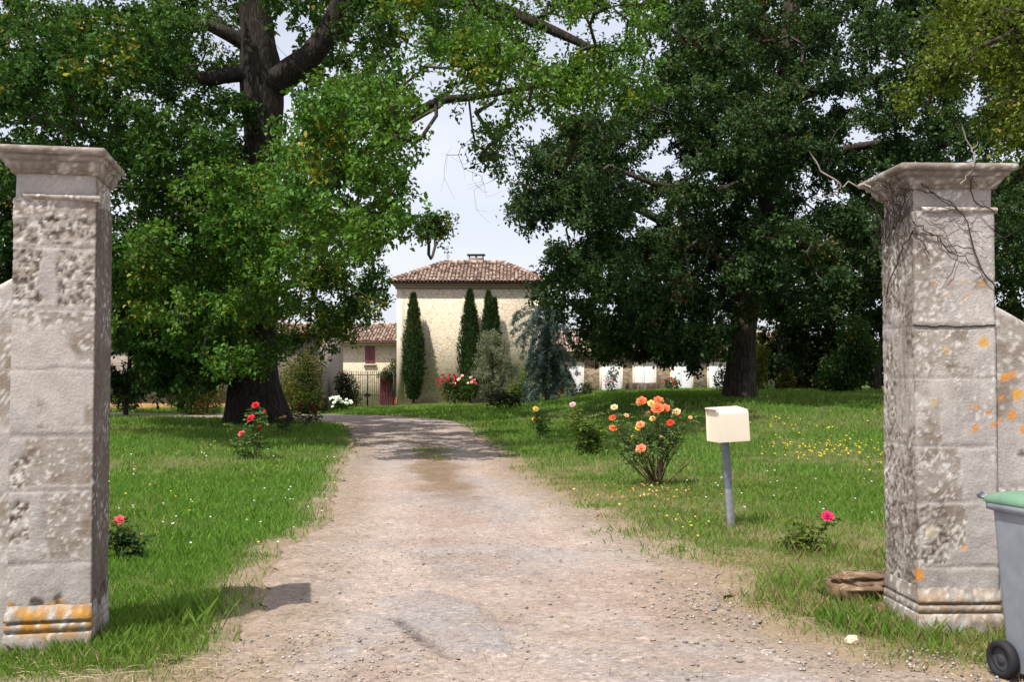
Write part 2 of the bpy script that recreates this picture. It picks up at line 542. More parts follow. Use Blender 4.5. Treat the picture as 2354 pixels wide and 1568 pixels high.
def mat_gravel():
    t = NT("pink_gravel")
    v = t.voro(55.0, 'F1', 'Color')
    sep = t.n("SeparateColor"); t.l(v, sep.inputs[0])
    d = t.voro(55.0, 'F1', 'Distance')
    v2 = t.voro(21.0, 'F1', 'Color')
    sep2 = t.n("SeparateColor"); t.l(v2, sep2.inputs[0])
    nz = t.noise(120, 3, 0.6)
    c = t.mix(t.attr(), t.ramp(sep.outputs[0], [(0.0, 0.74), (0.5, 0.98), (0.93, 1.08), (1.0, 1.4)]), 1.0, 'MULTIPLY')
    c = t.mix(c, t.ramp(sep2.outputs[0], [(0.0, 0.72), (0.2, 1.0), (0.9, 1.0), (1.0, 1.35)]), 0.8, 'MULTIPLY')
    c = t.mix(c, t.ramp(nz, [(0.3, 0.85), (0.7, 1.12)]), 1.0, 'MULTIPLY')
    return t.done(t.pbr(c, 0.95, t.bump(d, 0.45, 0.012, t.bump(nz, 0.3, 0.006)), spec=0.1))
M_GRAVEL = mat_gravel()
NC = 170
uu = np.linspace(0, 1, NC)
DG = DL[None] * (1 - uu)[:, None, None] + DR[None] * uu[:, None, None]
dc, dh = gravel(DG[..., 0], DG[..., 1])
fade = np.minimum(uu, 1 - uu)
fade = sm(0, 0.05, fade)[:, None]
DZ = terr(DG[..., 0], DG[..., 1]) + 0.008 + dh.reshape(DG.shape[:2]) * fade - 0.022 * (1 - fade)
mb = MB()
mb.grid(np.concatenate([DG, DZ[..., None]], -1), dc)
tag(mb.build("driveway", M_GRAVEL, smooth=True), kind="structure")
RX = spread(-90, 90, -4, 5, 0.06, 1.12)
rt = np.concatenate([np.linspace(0, 0.8, 12, endpoint=False), np.linspace(0.8, 1, 50)])
RY = -24 + (road_edge(RX)[:, None] + 24) * rt[None]
RXX = np.repeat(RX[:, None], len(rt), 1)
rc, rh = gravel(RXX, RY)
mb = MB()
mb.grid(np.stack([RXX, RY, 0.004 + rh.reshape(RY.shape) * 0.4 - 0.03 * (rt[None] > 0.999)], -1), rc)
tag(mb.build("road", M_GRAVEL, smooth=True), kind="structure")

# ------------------------------------------------------------------ grass, gravel stones, small wild flowers
def ell(x, y, cx, cy, r):
    return np.hypot(x - cx, y - cy) < r
def blades(n, x0, x1, y0, y1, h, wd, seed, keep=None):
    g = np.random.default_rng(seed)
    x, y = g.uniform(x0, x1, n), g.uniform(y0, y1, n)
    if keep is not None:
        k = keep(x, y); x, y = x[k], y[k]
    ok = ~inpoly(x, y, DPOLY) & (y > road_edge(x) - 0.1)
    _, k, dry = soil_col(x, y)
    ok &= g.random(len(x)) > np.maximum(k * 0.93, dry * 0.5)
    # where the lens could never look there is no need for blades
    ok &= np.abs(x) < y * 0.62 + 2.5
    x, y, dry = x[ok], y[ok], dry[ok]
    return x, y, dry
GB = MB()
def put(x, y, dry, h, wd, seed):
    g = np.random.default_rng(seed)
    n = len(x)
    P = np.c_[x, y, np.zeros(n)]
    hh = h * g.uniform(0.45, 1.3, n) * (0.6 + 0.9 * fbm(P * 0.8, 3, 61)) * (1 - 0.35 * dry)
    a = g.uniform(0, 2 * np.pi, n)
    ln = g.uniform(0.15, 0.8, n) * hh
    lx, ly = np.cos(a) * ln, np.sin(a) * ln
    b = g.uniform(0, 2 * np.pi, n)
    wx, wy = np.cos(b) * wd * 0.5, np.sin(b) * wd * 0.5
    z = terr(x, y) - 0.005
    v = np.stack([np.c_[x - wx, y - wy, z], np.c_[x + wx, y + wy, z],
                  np.c_[x + lx * 0.45 + wx * 0.7, y + ly * 0.45 + wy * 0.7, z + hh * 0.62], np.c_[x + lx, y + ly, z + hh]], 1)
    f = np.arange(n * 4).reshape(n, 4)
    t = fbm(P * 0.5, 3, 63)
    base = np.array([0.138, 0.262, 0.038]) * (0.65 + 0.75 * g.random(n))[:, None]
    yel = np.array([0.18, 0.255, 0.05])
    straw = np.array([0.34, 0.275, 0.14])
    k = np.clip(sm(0.4, 0.7, t) * 0.5 + g.normal(0, 0.12, n), 0, 1)[:, None]
    c = base * (1 - k) + yel * k
    s = (g.random(n) < 0.02 + 0.42 * dry)[:, None]
    c = np.where(s, straw * (0.6 + 0.6 * g.random(n))[:, None], c)
    GB.add(v.reshape(-1, 3), f, np.repeat(c, 4, 0))
def field(n, x0, x1, y0, y1, h, wd, seed, keep=None):
    x, y, dry = blades(n, x0, x1, y0, y1, h, wd, seed, keep)
    put(x, y, dry, h, wd, seed + 500)
field(190000, -6, 6.5, 4.6, 9.2, 0.062, 0.0055, 101)
field(170000, -9, 10, 9, 16, 0.075, 0.0095, 102)
field(130000, -17, 18, 16, 30, 0.09, 0.018, 103)
field(120000, -26, 26, 30, 52, 0.11, 0.035, 104)
# taller tufts at the pillars' feet, the verge and the drive's ragged edge
for cx, cy, r, n, h in [(-2.75, 5.72, 0.5, 3600, 0.085), (-2.2, 5.95, 0.42, 3600, 0.10), (-1.95, 6.6, 0.3, 900, 0.17), (2.7, 6.15, 0.45, 2600, 0.10), (2.35, 6.6, 0.4, 1800, 0.13), (3.3, 6.0, 0.5, 1300, 0.15), (2.2, 7.4, 0.6, 1500, 0.16), (1.9, 7.0, 0.3, 700, 0.14), (2.75, 9.0, 0.5, 700, 0.16)]:
    field(n, cx - r, cx + r, cy - r, cy + r, h, 0.006, int(1000 + cx * 37 + cy * 91), lambda x, y: ell(x, y, cx, cy, r))
# weed growing in the middle of the drive
g = np.random.default_rng(5)
for cx, cy, r, n in [(-1.72, 21.3, 0.28, 220), (-1.45, 19.4, 0.2, 90), (1.3, 10.2, 0.25, 160), (0.95, 12.3, 0.2, 120), (1.5, 9.2, 0.22, 160)]:
    x, y = g.normal(cx, r, n), g.normal(cy, r * 0.8, n)
    put(x, y, np.zeros(n), 0.07, 0.012, int(cx * 100 + cy * 7) + 900)
tag(GB.build("grass", M_GRASS), kind="stuff")

ST = MB()
def pebbles(n, gen, r0, r1, cols, seed):
    g = np.random.default_rng(seed)
    x, y = gen(g, n)
    ico = np.array([[1, 0, 0], [0, 1, 0], [-1, 0, 0], [0, -1, 0], [0, 0, 1], [0, 0, -0.6]], float)
    fc = np.array([[0, 1, 4], [1, 2, 4], [2, 3, 4], [3, 0, 4], [1, 0, 5], [2, 1, 5], [3, 2, 5], [0, 3, 5]])
    for i in range(len(x)):
        r = g.uniform(r0, r1) * g.uniform(0.6, 1.2)
        v = ico * np.array([1, g.uniform(0.6, 1), g.uniform(0.4, 0.75)]) * r * (1 + g.uniform(-0.25, 0.25, (6, 1)))
        a = g.uniform(0, 6.28)
        v = np.c_[v[:, 0] * math.cos(a) - v[:, 1] * math.sin(a), v[:, 0] * math.sin(a) + v[:, 1] * math.cos(a), v[:, 2]]
        c = np.array(cols[g.integers(len(cols))]) * g.uniform(0.75, 1.2)
        ST.add(v + np.array([x[i], y[i], tz(x[i], y[i]) + r * 0.28 + 0.008]), fc, c)
PC = [(0.55, 0.47, 0.40), (0.40, 0.36, 0.33), (0.62, 0.56, 0.5), (0.45, 0.33, 0.25), (0.30, 0.27, 0.26)]
PC = [tuple(0.8 * v for v in q) for q in PC]
pebbles(600, lambda g, n: (g.uniform(-1.6, 1.6, n), 5.2 + 7.5 * g.random(n) ** 1.6), 0.006, 0.017, PC, 71)
pebbles(380, lambda g, n: (g.uniform(-1.7, -0.5, n), g.uniform(5.2, 6.4, n)), 0.006, 0.016, PC, 72)
pebbles(300, lambda g, n: (g.normal(-1.0, 0.6, n), g.normal(9.0, 0.55, n)), 0.006, 0.014, [(0.33, 0.31, 0.31), (0.42, 0.39, 0.37)], 73)
pebbles(500, lambda g, n: (g.uniform(1.4, 3.2, n), 5.25 + g.random(n) * 0.75), 0.006, 0.017, PC, 74)
pebbles(260, lambda g, n: (g.normal(1.3, 0.25, n), g.normal(6.9, 0.5, n)), 0.008, 0.02, PC, 75)
tag(ST.build("gravel", M_STONE), kind="stuff")

# dry straw and twigs lying on the bare verge
SW = MB()
def straw(n, gen, seed, col=(0.56, 0.46, 0.28)):
    g = np.random.default_rng(seed)
    x, y = gen(g, n)
    for i in range(n):
        a, l = g.uniform(0, 6.28), g.uniform(0.04, 0.16)
        z = tz(x[i], y[i]) + g.uniform(0.012, 0.03)
        d = np.array([math.cos(a), math.sin(a), g.uniform(-0.05, 0.1)]) * l / 2
        p = np.array([x[i], y[i], z])
        SW.tube([p - d, p + np.array([0, 0, 0.006]), p + d], 0.0018, 3, np.array(col) * g.uniform(0.6, 1.15))
straw(330, lambda g, n: (g.uniform(-3.0, -1.2, n), 5.1 + g.random(n) * 0.7), 81)
straw(120, lambda g, n: (g.uniform(-1.4, 1.0, n), 5.25 + g.random(n) * 1.5), 82)
straw(160, lambda g, n: (g.uniform(1.2, 2.2, n), g.uniform(6.5, 9.5, n)), 83, (0.45, 0.33, 0.2))
tag(SW.build("dry_straw", M_TWIG), kind="stuff")

FLW = MB()
def blossoms(n, gen, r, col, h, seed, petals=5):
    g = np.random.default_rng(seed)
    x, y = gen(g, n)
    k = ~inpoly(x, y, DPOLY)
    x, y = x[k], y[k]
    for i in range(len(x)):
        z = tz(x[i], y[i]) + h * g.uniform(0.6, 1.2)
        th = np.arange(petals * 2) * np.pi / petals + g.uniform(0, 1)
        rr = r * np.where(np.arange(petals * 2) % 2, 0.62, 1.0) * g.uniform(0.8, 1.2)
        v = np.c_[x[i] + rr * np.cos(th), y[i] + rr * np.sin(th) * 0.8, z + 0.45 * rr * np.sin(th) + rr * 0.2]
        v = np.r_[v, [[x[i], y[i], z]]]
        m = petals * 2
        f = np.array([[j, (j + 1) % m, m] for j in range(m)])
        FLW.add(v, f, np.array(col) * g.uniform(0.85, 1.1))
        FLW.tube([[x[i], y[i], z - h], [x[i], y[i], z]], 0.0018, 3, (0.1, 0.17, 0.04))
def cluster(px, py, sx, sy):
    c = gp(px, py)
    return lambda g, n: (g.normal(c[0], sx, n), g.normal(c[1], sy, n))
YEL = (0.80, 0.62, 0.02)
blossoms(60, cluster(1905, 1050, 0.55, 0.9), 0.018, YEL, 0.13, 91)
blossoms(34, cluster(1850, 1046, 0.4, 1.4), 0.018, YEL, 0.13, 92)
blossoms(22, cluster(1970, 1040, 0.45, 1.2), 0.018, YEL, 0.13, 93)
blossoms(26, cluster(1880, 1000, 1.0, 2.4), 0.024, YEL, 0.12, 94)
blossoms(9, cluster(1562, 1215, 0.14, 0.35), 0.014, YEL, 0.08, 95)
WHI = (0.75, 0.74, 0.68)
blossoms(26, lambda g, n: (g.uniform(2.4, 5.2, n), g.uniform(10, 16, n)), 0.014, WHI, 0.08, 96)
blossoms(34, lambda g, n: (g.uniform(-4.6, -2.0, n), g.uniform(7.5, 13, n)), 0.012, WHI, 0.07, 97)
blossoms(30, lambda g, n: (g.uniform(-8, -2.6, n), g.uniform(13, 24, n)), 0.018, WHI, 0.09, 98)
blossoms(16, lambda g, n: (g.uniform(-6, -2.2, n), g.uniform(9, 18, n)), 0.014, YEL, 0.07, 99)
tag(FLW.build("lawn_flowers", M_PETAL), kind="stuff")
# ------------------------------------------------------------------ stone colours
def stone(P, seed, courses, tint=0.0, orange=0.3, spots=(), band=None, dark=0.0, regions=(), side_type=None):
    """P (n,3) local metres: x/y on plan, z up.  returns colours, outward relief"""
    n = len(P)
    z = P[:, 2]
    u = P[:, 0] + P[:, 1]
    a, b, c_, d_ = fbm(P * 4, 4, seed), fbm(P * 13, 4, seed + 1), fbm(P * 52, 3, seed + 2), fbm(P * 2.2 + 9, 4, seed + 3)
    col = np.tile(np.array([0.40, 0.355, 0.315]), (n, 1))
    rel = (a - 0.5) * 0.010 + (b - 0.5) * 0.006
    zs = [q[0] for q in courses] + [99]
    zz = z + (a - 0.5) * 0.03
    joint = np.full(n, 9.0)
    ty = np.full(n, 's', dtype='<U1')
    for (z0, typ, off), z1 in zip(courses, zs[1:]):
        m = (zz >= z0) & (zz < z1)
        joint = np.minimum(joint, np.abs(zz - z0))
        ty[m] = typ[0]
    wob = (a - 0.5) * 0.09 + (b - 0.5) * 0.035
    for (u0, u1, z0, z1, t) in regions:
        m = (P[:, 0] + wob > u0) & (P[:, 0] + wob < u1) & (z + wob > z0) & (z + wob < z1) & (P[:, 1] < 0.02)
        ty[m] = t
    if side_type is not None:
        ty[P[:, 1] > 0.02] = side_type
    for t in 'psw':
        mm = ty == t
        if not mm.any(): continue
        if t == 'p':                                   # deeply pitted
            k = sm(0.46, 0.56, c_)
            cc = np.array([0.235, 0.19, 0.15]) * (1 - k)[:, None] + np.array([0.40, 0.36, 0.32]) * k[:, None]
            cc = np.where((c_ < 0.41)[:, None], np.array([0.12, 0.095, 0.08]), cc)
            fl = sm(0.60, 0.66, fbm(P * 40, 2, seed + 5))[:, None]
            cc = cc * (1 - fl) + np.array([0.62, 0.59, 0.54]) * fl
            rr = (c_ - 0.5) * 0.017 + (b - 0.5) * 0.010 - 0.003
        elif t == 's':                                 # smooth cement repair
            cc = np.array([0.42, 0.388, 0.36]) * (0.78 + 0.44 * fbm(P * np.array([9, 9, 5]), 4, seed + 15))[:, None]
            rr = (b - 0.5) * 0.005 + 0.004
        else:                                          # weathered, white-flecked
            k = sm(0.35, 0.65, fbm(P * 9, 4, seed + 16))
            cc = np.array([0.255, 0.210, 0.168]) * (1 - k)[:, None] + np.array([0.36, 0.318, 0.28]) * k[:, None]
            fl = sm(0.60, 0.68, c_ + (fbm(P * 3, 2, seed + 17) - 0.5) * 0.25)[:, None] * 0.9
            cc = cc * (1 - fl) + np.array([0.64, 0.61, 0.57]) * fl
            rr = (c_ - 0.5) * 0.010
        col[mm] = cc[mm]
        rel[mm] += rr[mm]
    mort = sm(0.028, 0.010, joint + (b - 0.5) * 0.02)
    patch = np.maximum(mort * 0.7, sm(0.62, 0.70, d_ + (b - 0.5) * 0.2))
    col = col * (1 - patch)[:, None] + (np.array([0.465, 0.425, 0.39]) * (0.8 + 0.4 * b)[:, None]) * patch[:, None]
    rel = rel * (1 - patch * 0.8)
    jl = sm(0.013, 0.004, joint + (b - 0.5) * 0.012) * sm(0.35, 0.55, d_ + a * 0.3)
    rel = rel - jl * 0.004
    col = col * (1 - 0.25 * jl)[:, None]
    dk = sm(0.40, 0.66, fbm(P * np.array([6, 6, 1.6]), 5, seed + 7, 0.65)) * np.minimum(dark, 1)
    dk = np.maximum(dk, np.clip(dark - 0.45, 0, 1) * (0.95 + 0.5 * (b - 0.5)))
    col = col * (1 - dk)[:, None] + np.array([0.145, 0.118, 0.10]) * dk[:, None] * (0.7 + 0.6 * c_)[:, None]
    wf = (sm(0.62, 0.70, fbm(P * 46, 2, seed + 12)) * sm(0.45, 0.62, fbm(P * 3.5, 3, seed + 13)) * 0.8)[:, None]
    col = col * (1 - wf) + np.array([0.66, 0.64, 0.60]) * wf
    if band is not None:
        k = sm(band[0], band[0] + 0.05, z) * sm(band[1] + 0.03, band[1] - 0.03, z + (b - 0.5) * 0.1) * sm(0.44, 0.54, fbm(P * 16, 4, seed + 21)) * orange * (P[:, 1] < 0.02)
        col = col * (1 - k)[:, None] + np.array([0.47, 0.235, 0.04]) * k[:, None] * (0.45 + 1.0 * c_)[:, None]
        k2 = sm(0.54, 0.62, 1 - b) * sm(band[1] - 0.12, band[1] - 0.02, z) * sm(band[1] + 0.07, band[1] + 0.01, z) * orange
        col = col * (1 - k2)[:, None] + np.array([0.07, 0.06, 0.055]) * k2[:, None]
    for (sx, sz, r, sc) in spots:
        dd = np.sqrt((P[:, 0] - sx) ** 2 + (z - sz) ** 2 + np.maximum(P[:, 1] - 0.01, 0) ** 2) + (c_ - 0.5) * 0.022
        k = sm(r, r * 0.7, dd)[:, None] * 0.9
        col = col * (1 - k) + np.array(sc) * k
    return np.clip(col * (1 + tint), 0.01, 0.9), rel

def rect_ring(W, D, res, o=(0, 0, 0, 0)):
    """outline of a W x D block, offsets (left, front, right, back); returns points and outward normals"""
    x0, y0, x1, y1 = -o[0], -o[1], W + o[2], D + o[3]
    c = [(x0, y0), (x1, y0), (x1, y1), (x0, y1), (x0, y0)]
    nn = [(0, -1), (1, 0), (0, 1), (-1, 0)]
    P, N = [], []
    for k in range(4):
        m = max(2, int(round((W if k % 2 == 0 else D) / res)))
        t = np.linspace(0, 1, m, endpoint=False)
        a, b = np.array(c[k]), np.array(c[k + 1])
        P.append(a + (b - a) * t[:, None])
        q = np.tile(np.array(nn[k], float), (m, 1))
        q[0] = (np.array(nn[k]) + np.array(nn[k - 1])) * 0.6
        N.append(q)
    P, N = np.concatenate(P), np.concatenate(N)
    return np.r_[P, P[:1]], np.r_[N, N[:1]]
def sweep(mb, W, D, prof, res, colf, side=(1, 1, 1, 1), top=True):
    rings, nrm = [], []
    for o, z in prof:
        p, n_ = rect_ring(W, D, res, tuple(o * s for s in side))
        rings.append(np.c_[p, np.full(len(p), z)])
        nrm.append(np.c_[n_, np.zeros(len(p))])
    P, N = np.stack(rings, 1), np.stack(nrm, 1)
    c, rel = colf(P.reshape(-1, 3))
    Q = P + N * rel.reshape(P.shape[:2])[..., None]
    mb.grid(Q, c)
    if top:
        r = Q[:, -1]
        m = len(r) - 1
        k = mb.n
        cc = c.reshape(P.shape)[:, -1]
        mb.add(np.r_[r[:m], [r[:m].mean(0)]], np.array([[i, (i + 1) % m, m] for i in range(m)]), np.r_[cc[:m], [cc.mean(0)]])

def pillar(label, loc, rz, courses, seed, spots, band, dark, group, dface, regions, side_type, capside=(1, 0.9, 1, 1), W=0.515):
    D = 0.50
    regions = [(q[0] * W / 0.515, q[1] * W / 0.515 if q[1] < 1 else 9, *q[2:]) for q in regions]
    root = empty("gate_pillar", loc, label, "pillar", rz, group)
    zz = np.arange(0.24, 2.79, 0.0125)
    mb = MB()
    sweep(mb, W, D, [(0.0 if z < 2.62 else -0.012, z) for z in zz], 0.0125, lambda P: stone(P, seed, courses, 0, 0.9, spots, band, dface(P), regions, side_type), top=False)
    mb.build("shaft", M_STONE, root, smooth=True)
    mb = MB()
    bp = [(0.045, -0.15), (0.045, 0.0), (0.045, 0.06), (0.045, 0.105), (0.03, 0.115), (0.018, 0.117), (0.018, 0.122), (0.034, 0.128), (0.036, 0.15), (0.032, 0.168), (0.012, 0.172), (0.012, 0.18), (0.038, 0.184), (0.04, 0.2), (0.028, 0.225), (0.012, 0.25), (0.002, 0.275)]
    sweep(mb, W, D, bp, 0.02, lambda P: (lambda q: (q[0], q[1] * 0.5))(stone(P, seed + 40, [(-1, 'w', None)], 0.0, 0.9 if dark < 0.5 else 0.3, (), (0.08, 0.27), 0.25)), side=(0.25, 1, 0.12, 0.3))
    mb.build("base", M_STONE, root, smooth=False)
    mb = MB()
    cp = [(-0.012, 2.765), (0.016, 2.767), (0.018, 2.785), (0.022, 2.787), (0.036, 2.80), (0.046, 2.818), (0.05, 2.832), (0.047, 2.838), (0.074, 2.841), (0.077, 2.866), (0.072, 2.872), (0.108, 2.872), (0.114, 2.876), (0.116, 2.893), (0.114, 2.906), (0.10, 2.913)]
    sweep(mb, W, D, cp, 0.02, lambda P: (lambda q: (q[0], q[1] * 0.35))(stone(P, seed + 60, [(0, 'w', None)], -0.05, 0.5, (), None, 0.55)), side=capside)
    mb.build("cap", M_STONE, root, smooth=False)
    mb = MB()
    th = np.linspace(-0.5 * math.pi, 0.5 * math.pi, 9)
    xs = np.linspace(0.055, W + 0.02, 44)
    P = np.array([[[x, 0.012 - math.cos(t) * 0.034, 2.632 + math.sin(t) * 0.021] for t in th] for x in xs])
    c, rel = stone(P.reshape(-1, 3), seed + 80, [(0, 'w', None)], 0.12)
    P[..., 1] -= rel.reshape(P.shape[:2]) * 0.6
    mb.grid(P, c)
    for e in (0, -1):
        r = P[e]
        mb.add(np.r_[r, [r.mean(0)]], np.array([[i, i + 1, len(r)] for i in range(len(r) - 1)]), c[:len(r) + 1])
    mb.build("band_moulding", M_STONE, root, smooth=True)
    return root
LP, LROT = np.array([-2.882, 5.892, 0.0]), R(11.5)
RP, RROT = np.array([2.515, 6.40, 0.0]), R(2.0)
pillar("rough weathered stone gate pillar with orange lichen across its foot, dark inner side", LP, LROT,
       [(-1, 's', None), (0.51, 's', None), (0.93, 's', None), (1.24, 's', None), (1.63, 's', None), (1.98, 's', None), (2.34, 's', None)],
       301, [(0.12, 1.15, 0.03, (0.2, 0.15, 0.11))], (0.16, 0.30), 0.18, "stone gate pillars", lambda P: np.where(P[:, 0] > 0.452, 1.3, 0.12),  # inner side: weathered tone deepened with shade painted into the colour
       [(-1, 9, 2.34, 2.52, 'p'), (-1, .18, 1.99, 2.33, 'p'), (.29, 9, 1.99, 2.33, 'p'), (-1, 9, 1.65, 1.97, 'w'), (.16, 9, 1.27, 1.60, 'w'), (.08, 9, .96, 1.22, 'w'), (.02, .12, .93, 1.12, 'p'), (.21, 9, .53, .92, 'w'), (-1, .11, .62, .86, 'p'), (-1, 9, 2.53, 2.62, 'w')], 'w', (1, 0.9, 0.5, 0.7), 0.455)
OR, YO, PA = (0.62, 0.26, 0.05), (0.50, 0.37, 0.2), (0.56, 0.48, 0.37)
pillar("streaked stone gate pillar with dead vine stems under its cap and dotted orange lichen", RP, RROT,
       [(-1, 's', None), (0.40, 's', None), (0.80, 's', None), (1.15, 's', None), (1.58, 's', None), (1.90, 's', None)],
       345, [(0.25, 2.17, 0.012, OR), (0.32, 2.175, 0.010, OR), (0.435, 2.17, 0.018, OR), (0.34, 2.09, 0.011, OR), (0.315, 2.07, 0.008, OR), (0.44, 1.80, 0.036, (0.62, 0.33, 0.05)), (0.20, 1.75, 0.028, YO), (0.12, 1.42, 0.028, YO), (0.36, 1.40, 0.016, OR), (0.40, 1.39, 0.014, OR), (0.46, 1.36, 0.02, OR), (0.38, 1.26, 0.025, OR), (0.49, 1.28, 0.02, OR), (0.10, 0.62, 0.05, PA), (0.30, 0.52, 0.016, OR), (0.0, 0.35, 0.05, OR), (0.22, 2.1, 0.01, OR), (0.13, 2.18, 0.014, OR)],
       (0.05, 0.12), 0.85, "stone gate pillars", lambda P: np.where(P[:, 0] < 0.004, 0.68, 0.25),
       [(-1, .2, 1.95, 2.5, 'w'), (.38, 9, 1.95, 2.2, 'w'), (-1, .36, 1.58, 1.9, 'w'), (-1, .17, 1.15, 1.58, 'w'), (-1, .28, .82, 1.15, 'w'), (-1, .2, .42, .82, 'p'), (.2, .3, .5, .9, 'w')], 'p')
# crack across the right pillar at the height of the wall's shoulder
mb = MB()
g = np.random.default_rng(3)
xs = np.linspace(-0.004, 0.518, 30)
mb.tube(np.c_[xs, np.full(30, -0.004), 1.903 + np.cumsum(g.normal(0, 0.004, 30)) * 0.6], 0.0045, 4, (0.03, 0.026, 0.024))
o = mb.build("crack", M_STONE, [q for q in COL.objects if q.name == "gate_pillar.001"][0])

def wall(label, loc, rz, sgn, hi, lo, seed, spots):
    """boundary wall sweeping down from a pillar"""
    mb = MB()
    us = np.concatenate([np.arange(0, 1.2, 0.02), np.linspace(1.2, 7, 60)])
    rows = []
    for u in us:
        zt = lo + (hi - lo) * math.exp(-u / 1.25) + 0.012 * math.sin(u * 9)
        zf = np.linspace(-0.15, zt, 100)
        rows.append(np.r_[np.c_[np.full(100, u * sgn), np.full(100, 0.0), zf], [[u * sgn, 0.02, zt + 0.02], [u * sgn, 0.18, zt + 0.03], [u * sgn, 0.34, zt + 0.01], [u * sgn, 0.36, zt - 0.05], [u * sgn, 0.36, -0.15]]])
    P = np.array(rows)
    Q = P.reshape(-1, 3).copy()
    c, rel = stone(Q, seed, [(-1, 's', None), (0.5, 'ws', sgn * 0.4), (0.9, 's', None), (1.3, 'ws', sgn * 0.3), (1.62, 'w', None), (1.95, 's', None)], 0.03, 0.5, spots, None, 0.2)
    P[:, :100, 1] -= rel.reshape(P.shape[:2])[:, :100] * 0.8
    mb.grid(P, c, flip=sgn < 0)
    o = mb.build("garden_wall", M_STONE, None, smooth=True, loc=loc)
    o.rotation_euler = (0, 0, rz)
    return tag(o, label, "wall", "rendered garden walls beside the gate pillars")
_l = LP + np.array([math.cos(LROT) * 0.012 - math.sin(LROT) * 0.02, math.sin(LROT) * 0.012 + math.cos(LROT) * 0.02, 0])
wall("grey rendered garden wall joining the pillar with the orange lichen foot", _l, LROT, -1, 2.15, 1.25, 411, ())
_r = RP + np.array([math.cos(RROT) * 0.505 - math.sin(RROT) * 0.02, math.sin(RROT) * 0.505 + math.cos(RROT) * 0.02, 0])
wall("pale garden wall with orange lichen spots sloping down behind the bin", _r, RROT, 1, 2.03, 1.2, 433,
     [(0.08, 1.58, 0.03, OR), (0.13, 1.60, 0.025, OR), (0.16, 1.47, 0.04, (0.62, 0.33, 0.05)), (0.05, 1.45, 0.02, OR), (0.12, 1.34, 0.03, OR), (0.2, 1.25, 0.04, OR), (0.04, 1.3, 0.018, OR), (0.24, 1.7, 0.03, PA), (0.18, 1.1, 0.03, (0.12, 0.1, 0.09))])

# ------------------------------------------------------------------ dead climber on the right pillar
def rp(x, y, z):
    c, s = math.cos(RROT), math.sin(RROT)
    return np.array([RP[0] + c * x - s * y, RP[1] + s * x + c * y, z])
mb = MB()
g = np.random.default_rng(17)
def vine(pts, r0, r1, jit=0.012, n=14, col=(0.085, 0.068, 0.06)):
    pts = np.array(pts, float)
    t = np.linspace(0, len(pts) - 1, n)
    q = np.c_[[np.interp(t, np.arange(len(pts)), pts[:, k]) for k in range(3)]].T
    q = q + g.normal(0, jit, q.shape) * np.array([1, 0.25, 1])
    mb.tube(np.array([rp(*p) for p in q]), np.linspace(r0, r1, n), 4, np.array(col) * g.uniform(0.7, 1.3))
vine([(0.02, -0.02, 2.76), (0.14, -0.03, 2.72), (0.24, -0.05, 2.66), (0.33, -0.04, 2.56), (0.37, -0.02, 2.42), (0.42, -0.02, 2.25), (0.515, -0.02, 2.15)], 0.004, 0.006, 0.005, 22)
vine([(0.0, -0.02, 2.55), (0.08, -0.02, 2.49), (0.16, -0.02, 2.46), (0.22, -0.02, 2.36), (0.32, -0.02, 2.33), (0.42, -0.02, 2.25)], 0.005, 0.003, 0.006, 20)
vine([(0.0, -0.02, 2.48), (0.12, -0.02, 2.475), (0.2, -0.02, 2.40), (0.3, -0.02, 2.40), (0.39, -0.02, 2.37)], 0.004, 0.003, 0.006, 20)
vine([(0.05, -0.03, 2.8), (0.13, -0.02, 2.73), (0.22, -0.03, 2.66), (0.28, -0.05, 2.62)], 0.004, 0.003, 0.006)
vine([(0.36, -0.06, 2.85), (0.35, -0.04, 2.77), (0.38, -0.03, 2.68), (0.46, -0.06, 2.64), (0.52, -0.05, 2.60)], 0.005, 0.005, 0.006)
vine([(0.22, -0.02, 2.2), (0.28, -0.02, 2.35), (0.18, -0.02, 2.5), (0.07, -0.03, 2.56)], 0.003, 0.002, 0.006)
vine([(0.1, -0.02, 2.36), (0.03, -0.02, 2.45), (0.0, -0.02, 2.52)], 0.004, 0.005, 0.006)
vine([(-0.02, 0.42, 2.1), (-0.02, 0.28, 2.26), (-0.02, 0.1, 2.42), (0.0, -0.02, 2.5)], 0.004, 0.006, 0.006)
vine([(-0.02, 0.46, 2.45), (-0.02, 0.3, 2.5), (-0.02, 0.12, 2.62), (-0.04, 0.0, 2.76)], 0.004, 0.006, 0.006)
for k in range(60):
    y0 = g.uniform(0.0, 0.48)
    z0 = g.uniform(2.5, 2.86)
    y1 = y0 + g.uniform(-0.22, 0.22)
    z1 = z0 - g.uniform(0.03, 0.36)
    off = -0.02 if z0 < 2.76 else -0.1
    vine([(off - g.uniform(0, 0.02), y0, z0), (-0.025, (y0 + y1) / 2, (z0 + z1) / 2), (-0.018, y1, z1)], 0.003, 0.0014, 0.009, 8)
for k in range(34):
    x0, z0 = g.uniform(0.0, 0.5), g.uniform(2.42, 2.84)
    a = g.uniform(-0.9, 0.9)
    l = g.uniform(0.05, 0.16)
    vine([(x0, -0.03 if z0 < 2.77 else -0.1, z0), (x0 + l * math.cos(a), -0.03 if z0 < 2.77 else -0.09, z0 + l * math.sin(a) - 0.02)], 0.002, 0.0012, 0.006, 6)
LT = (0.27, 0.235, 0.205)
vine([(0.34, -0.12, 2.88), (0.345, -0.1, 2.95), (0.36, -0.06, 3.0), (0.32, -0.05, 3.08), (0.30, -0.05, 3.16)], 0.008, 0.004, 0.005, 12, LT)
vine([(0.36, -0.06, 3.0), (0.40, -0.05, 3.06)], 0.004, 0.002, 0.004, 6, LT)
vine([(0.24, -0.13, 2.77), (0.32, -0.12, 2.86)], 0.004, 0.002, 0.004, 6, LT)
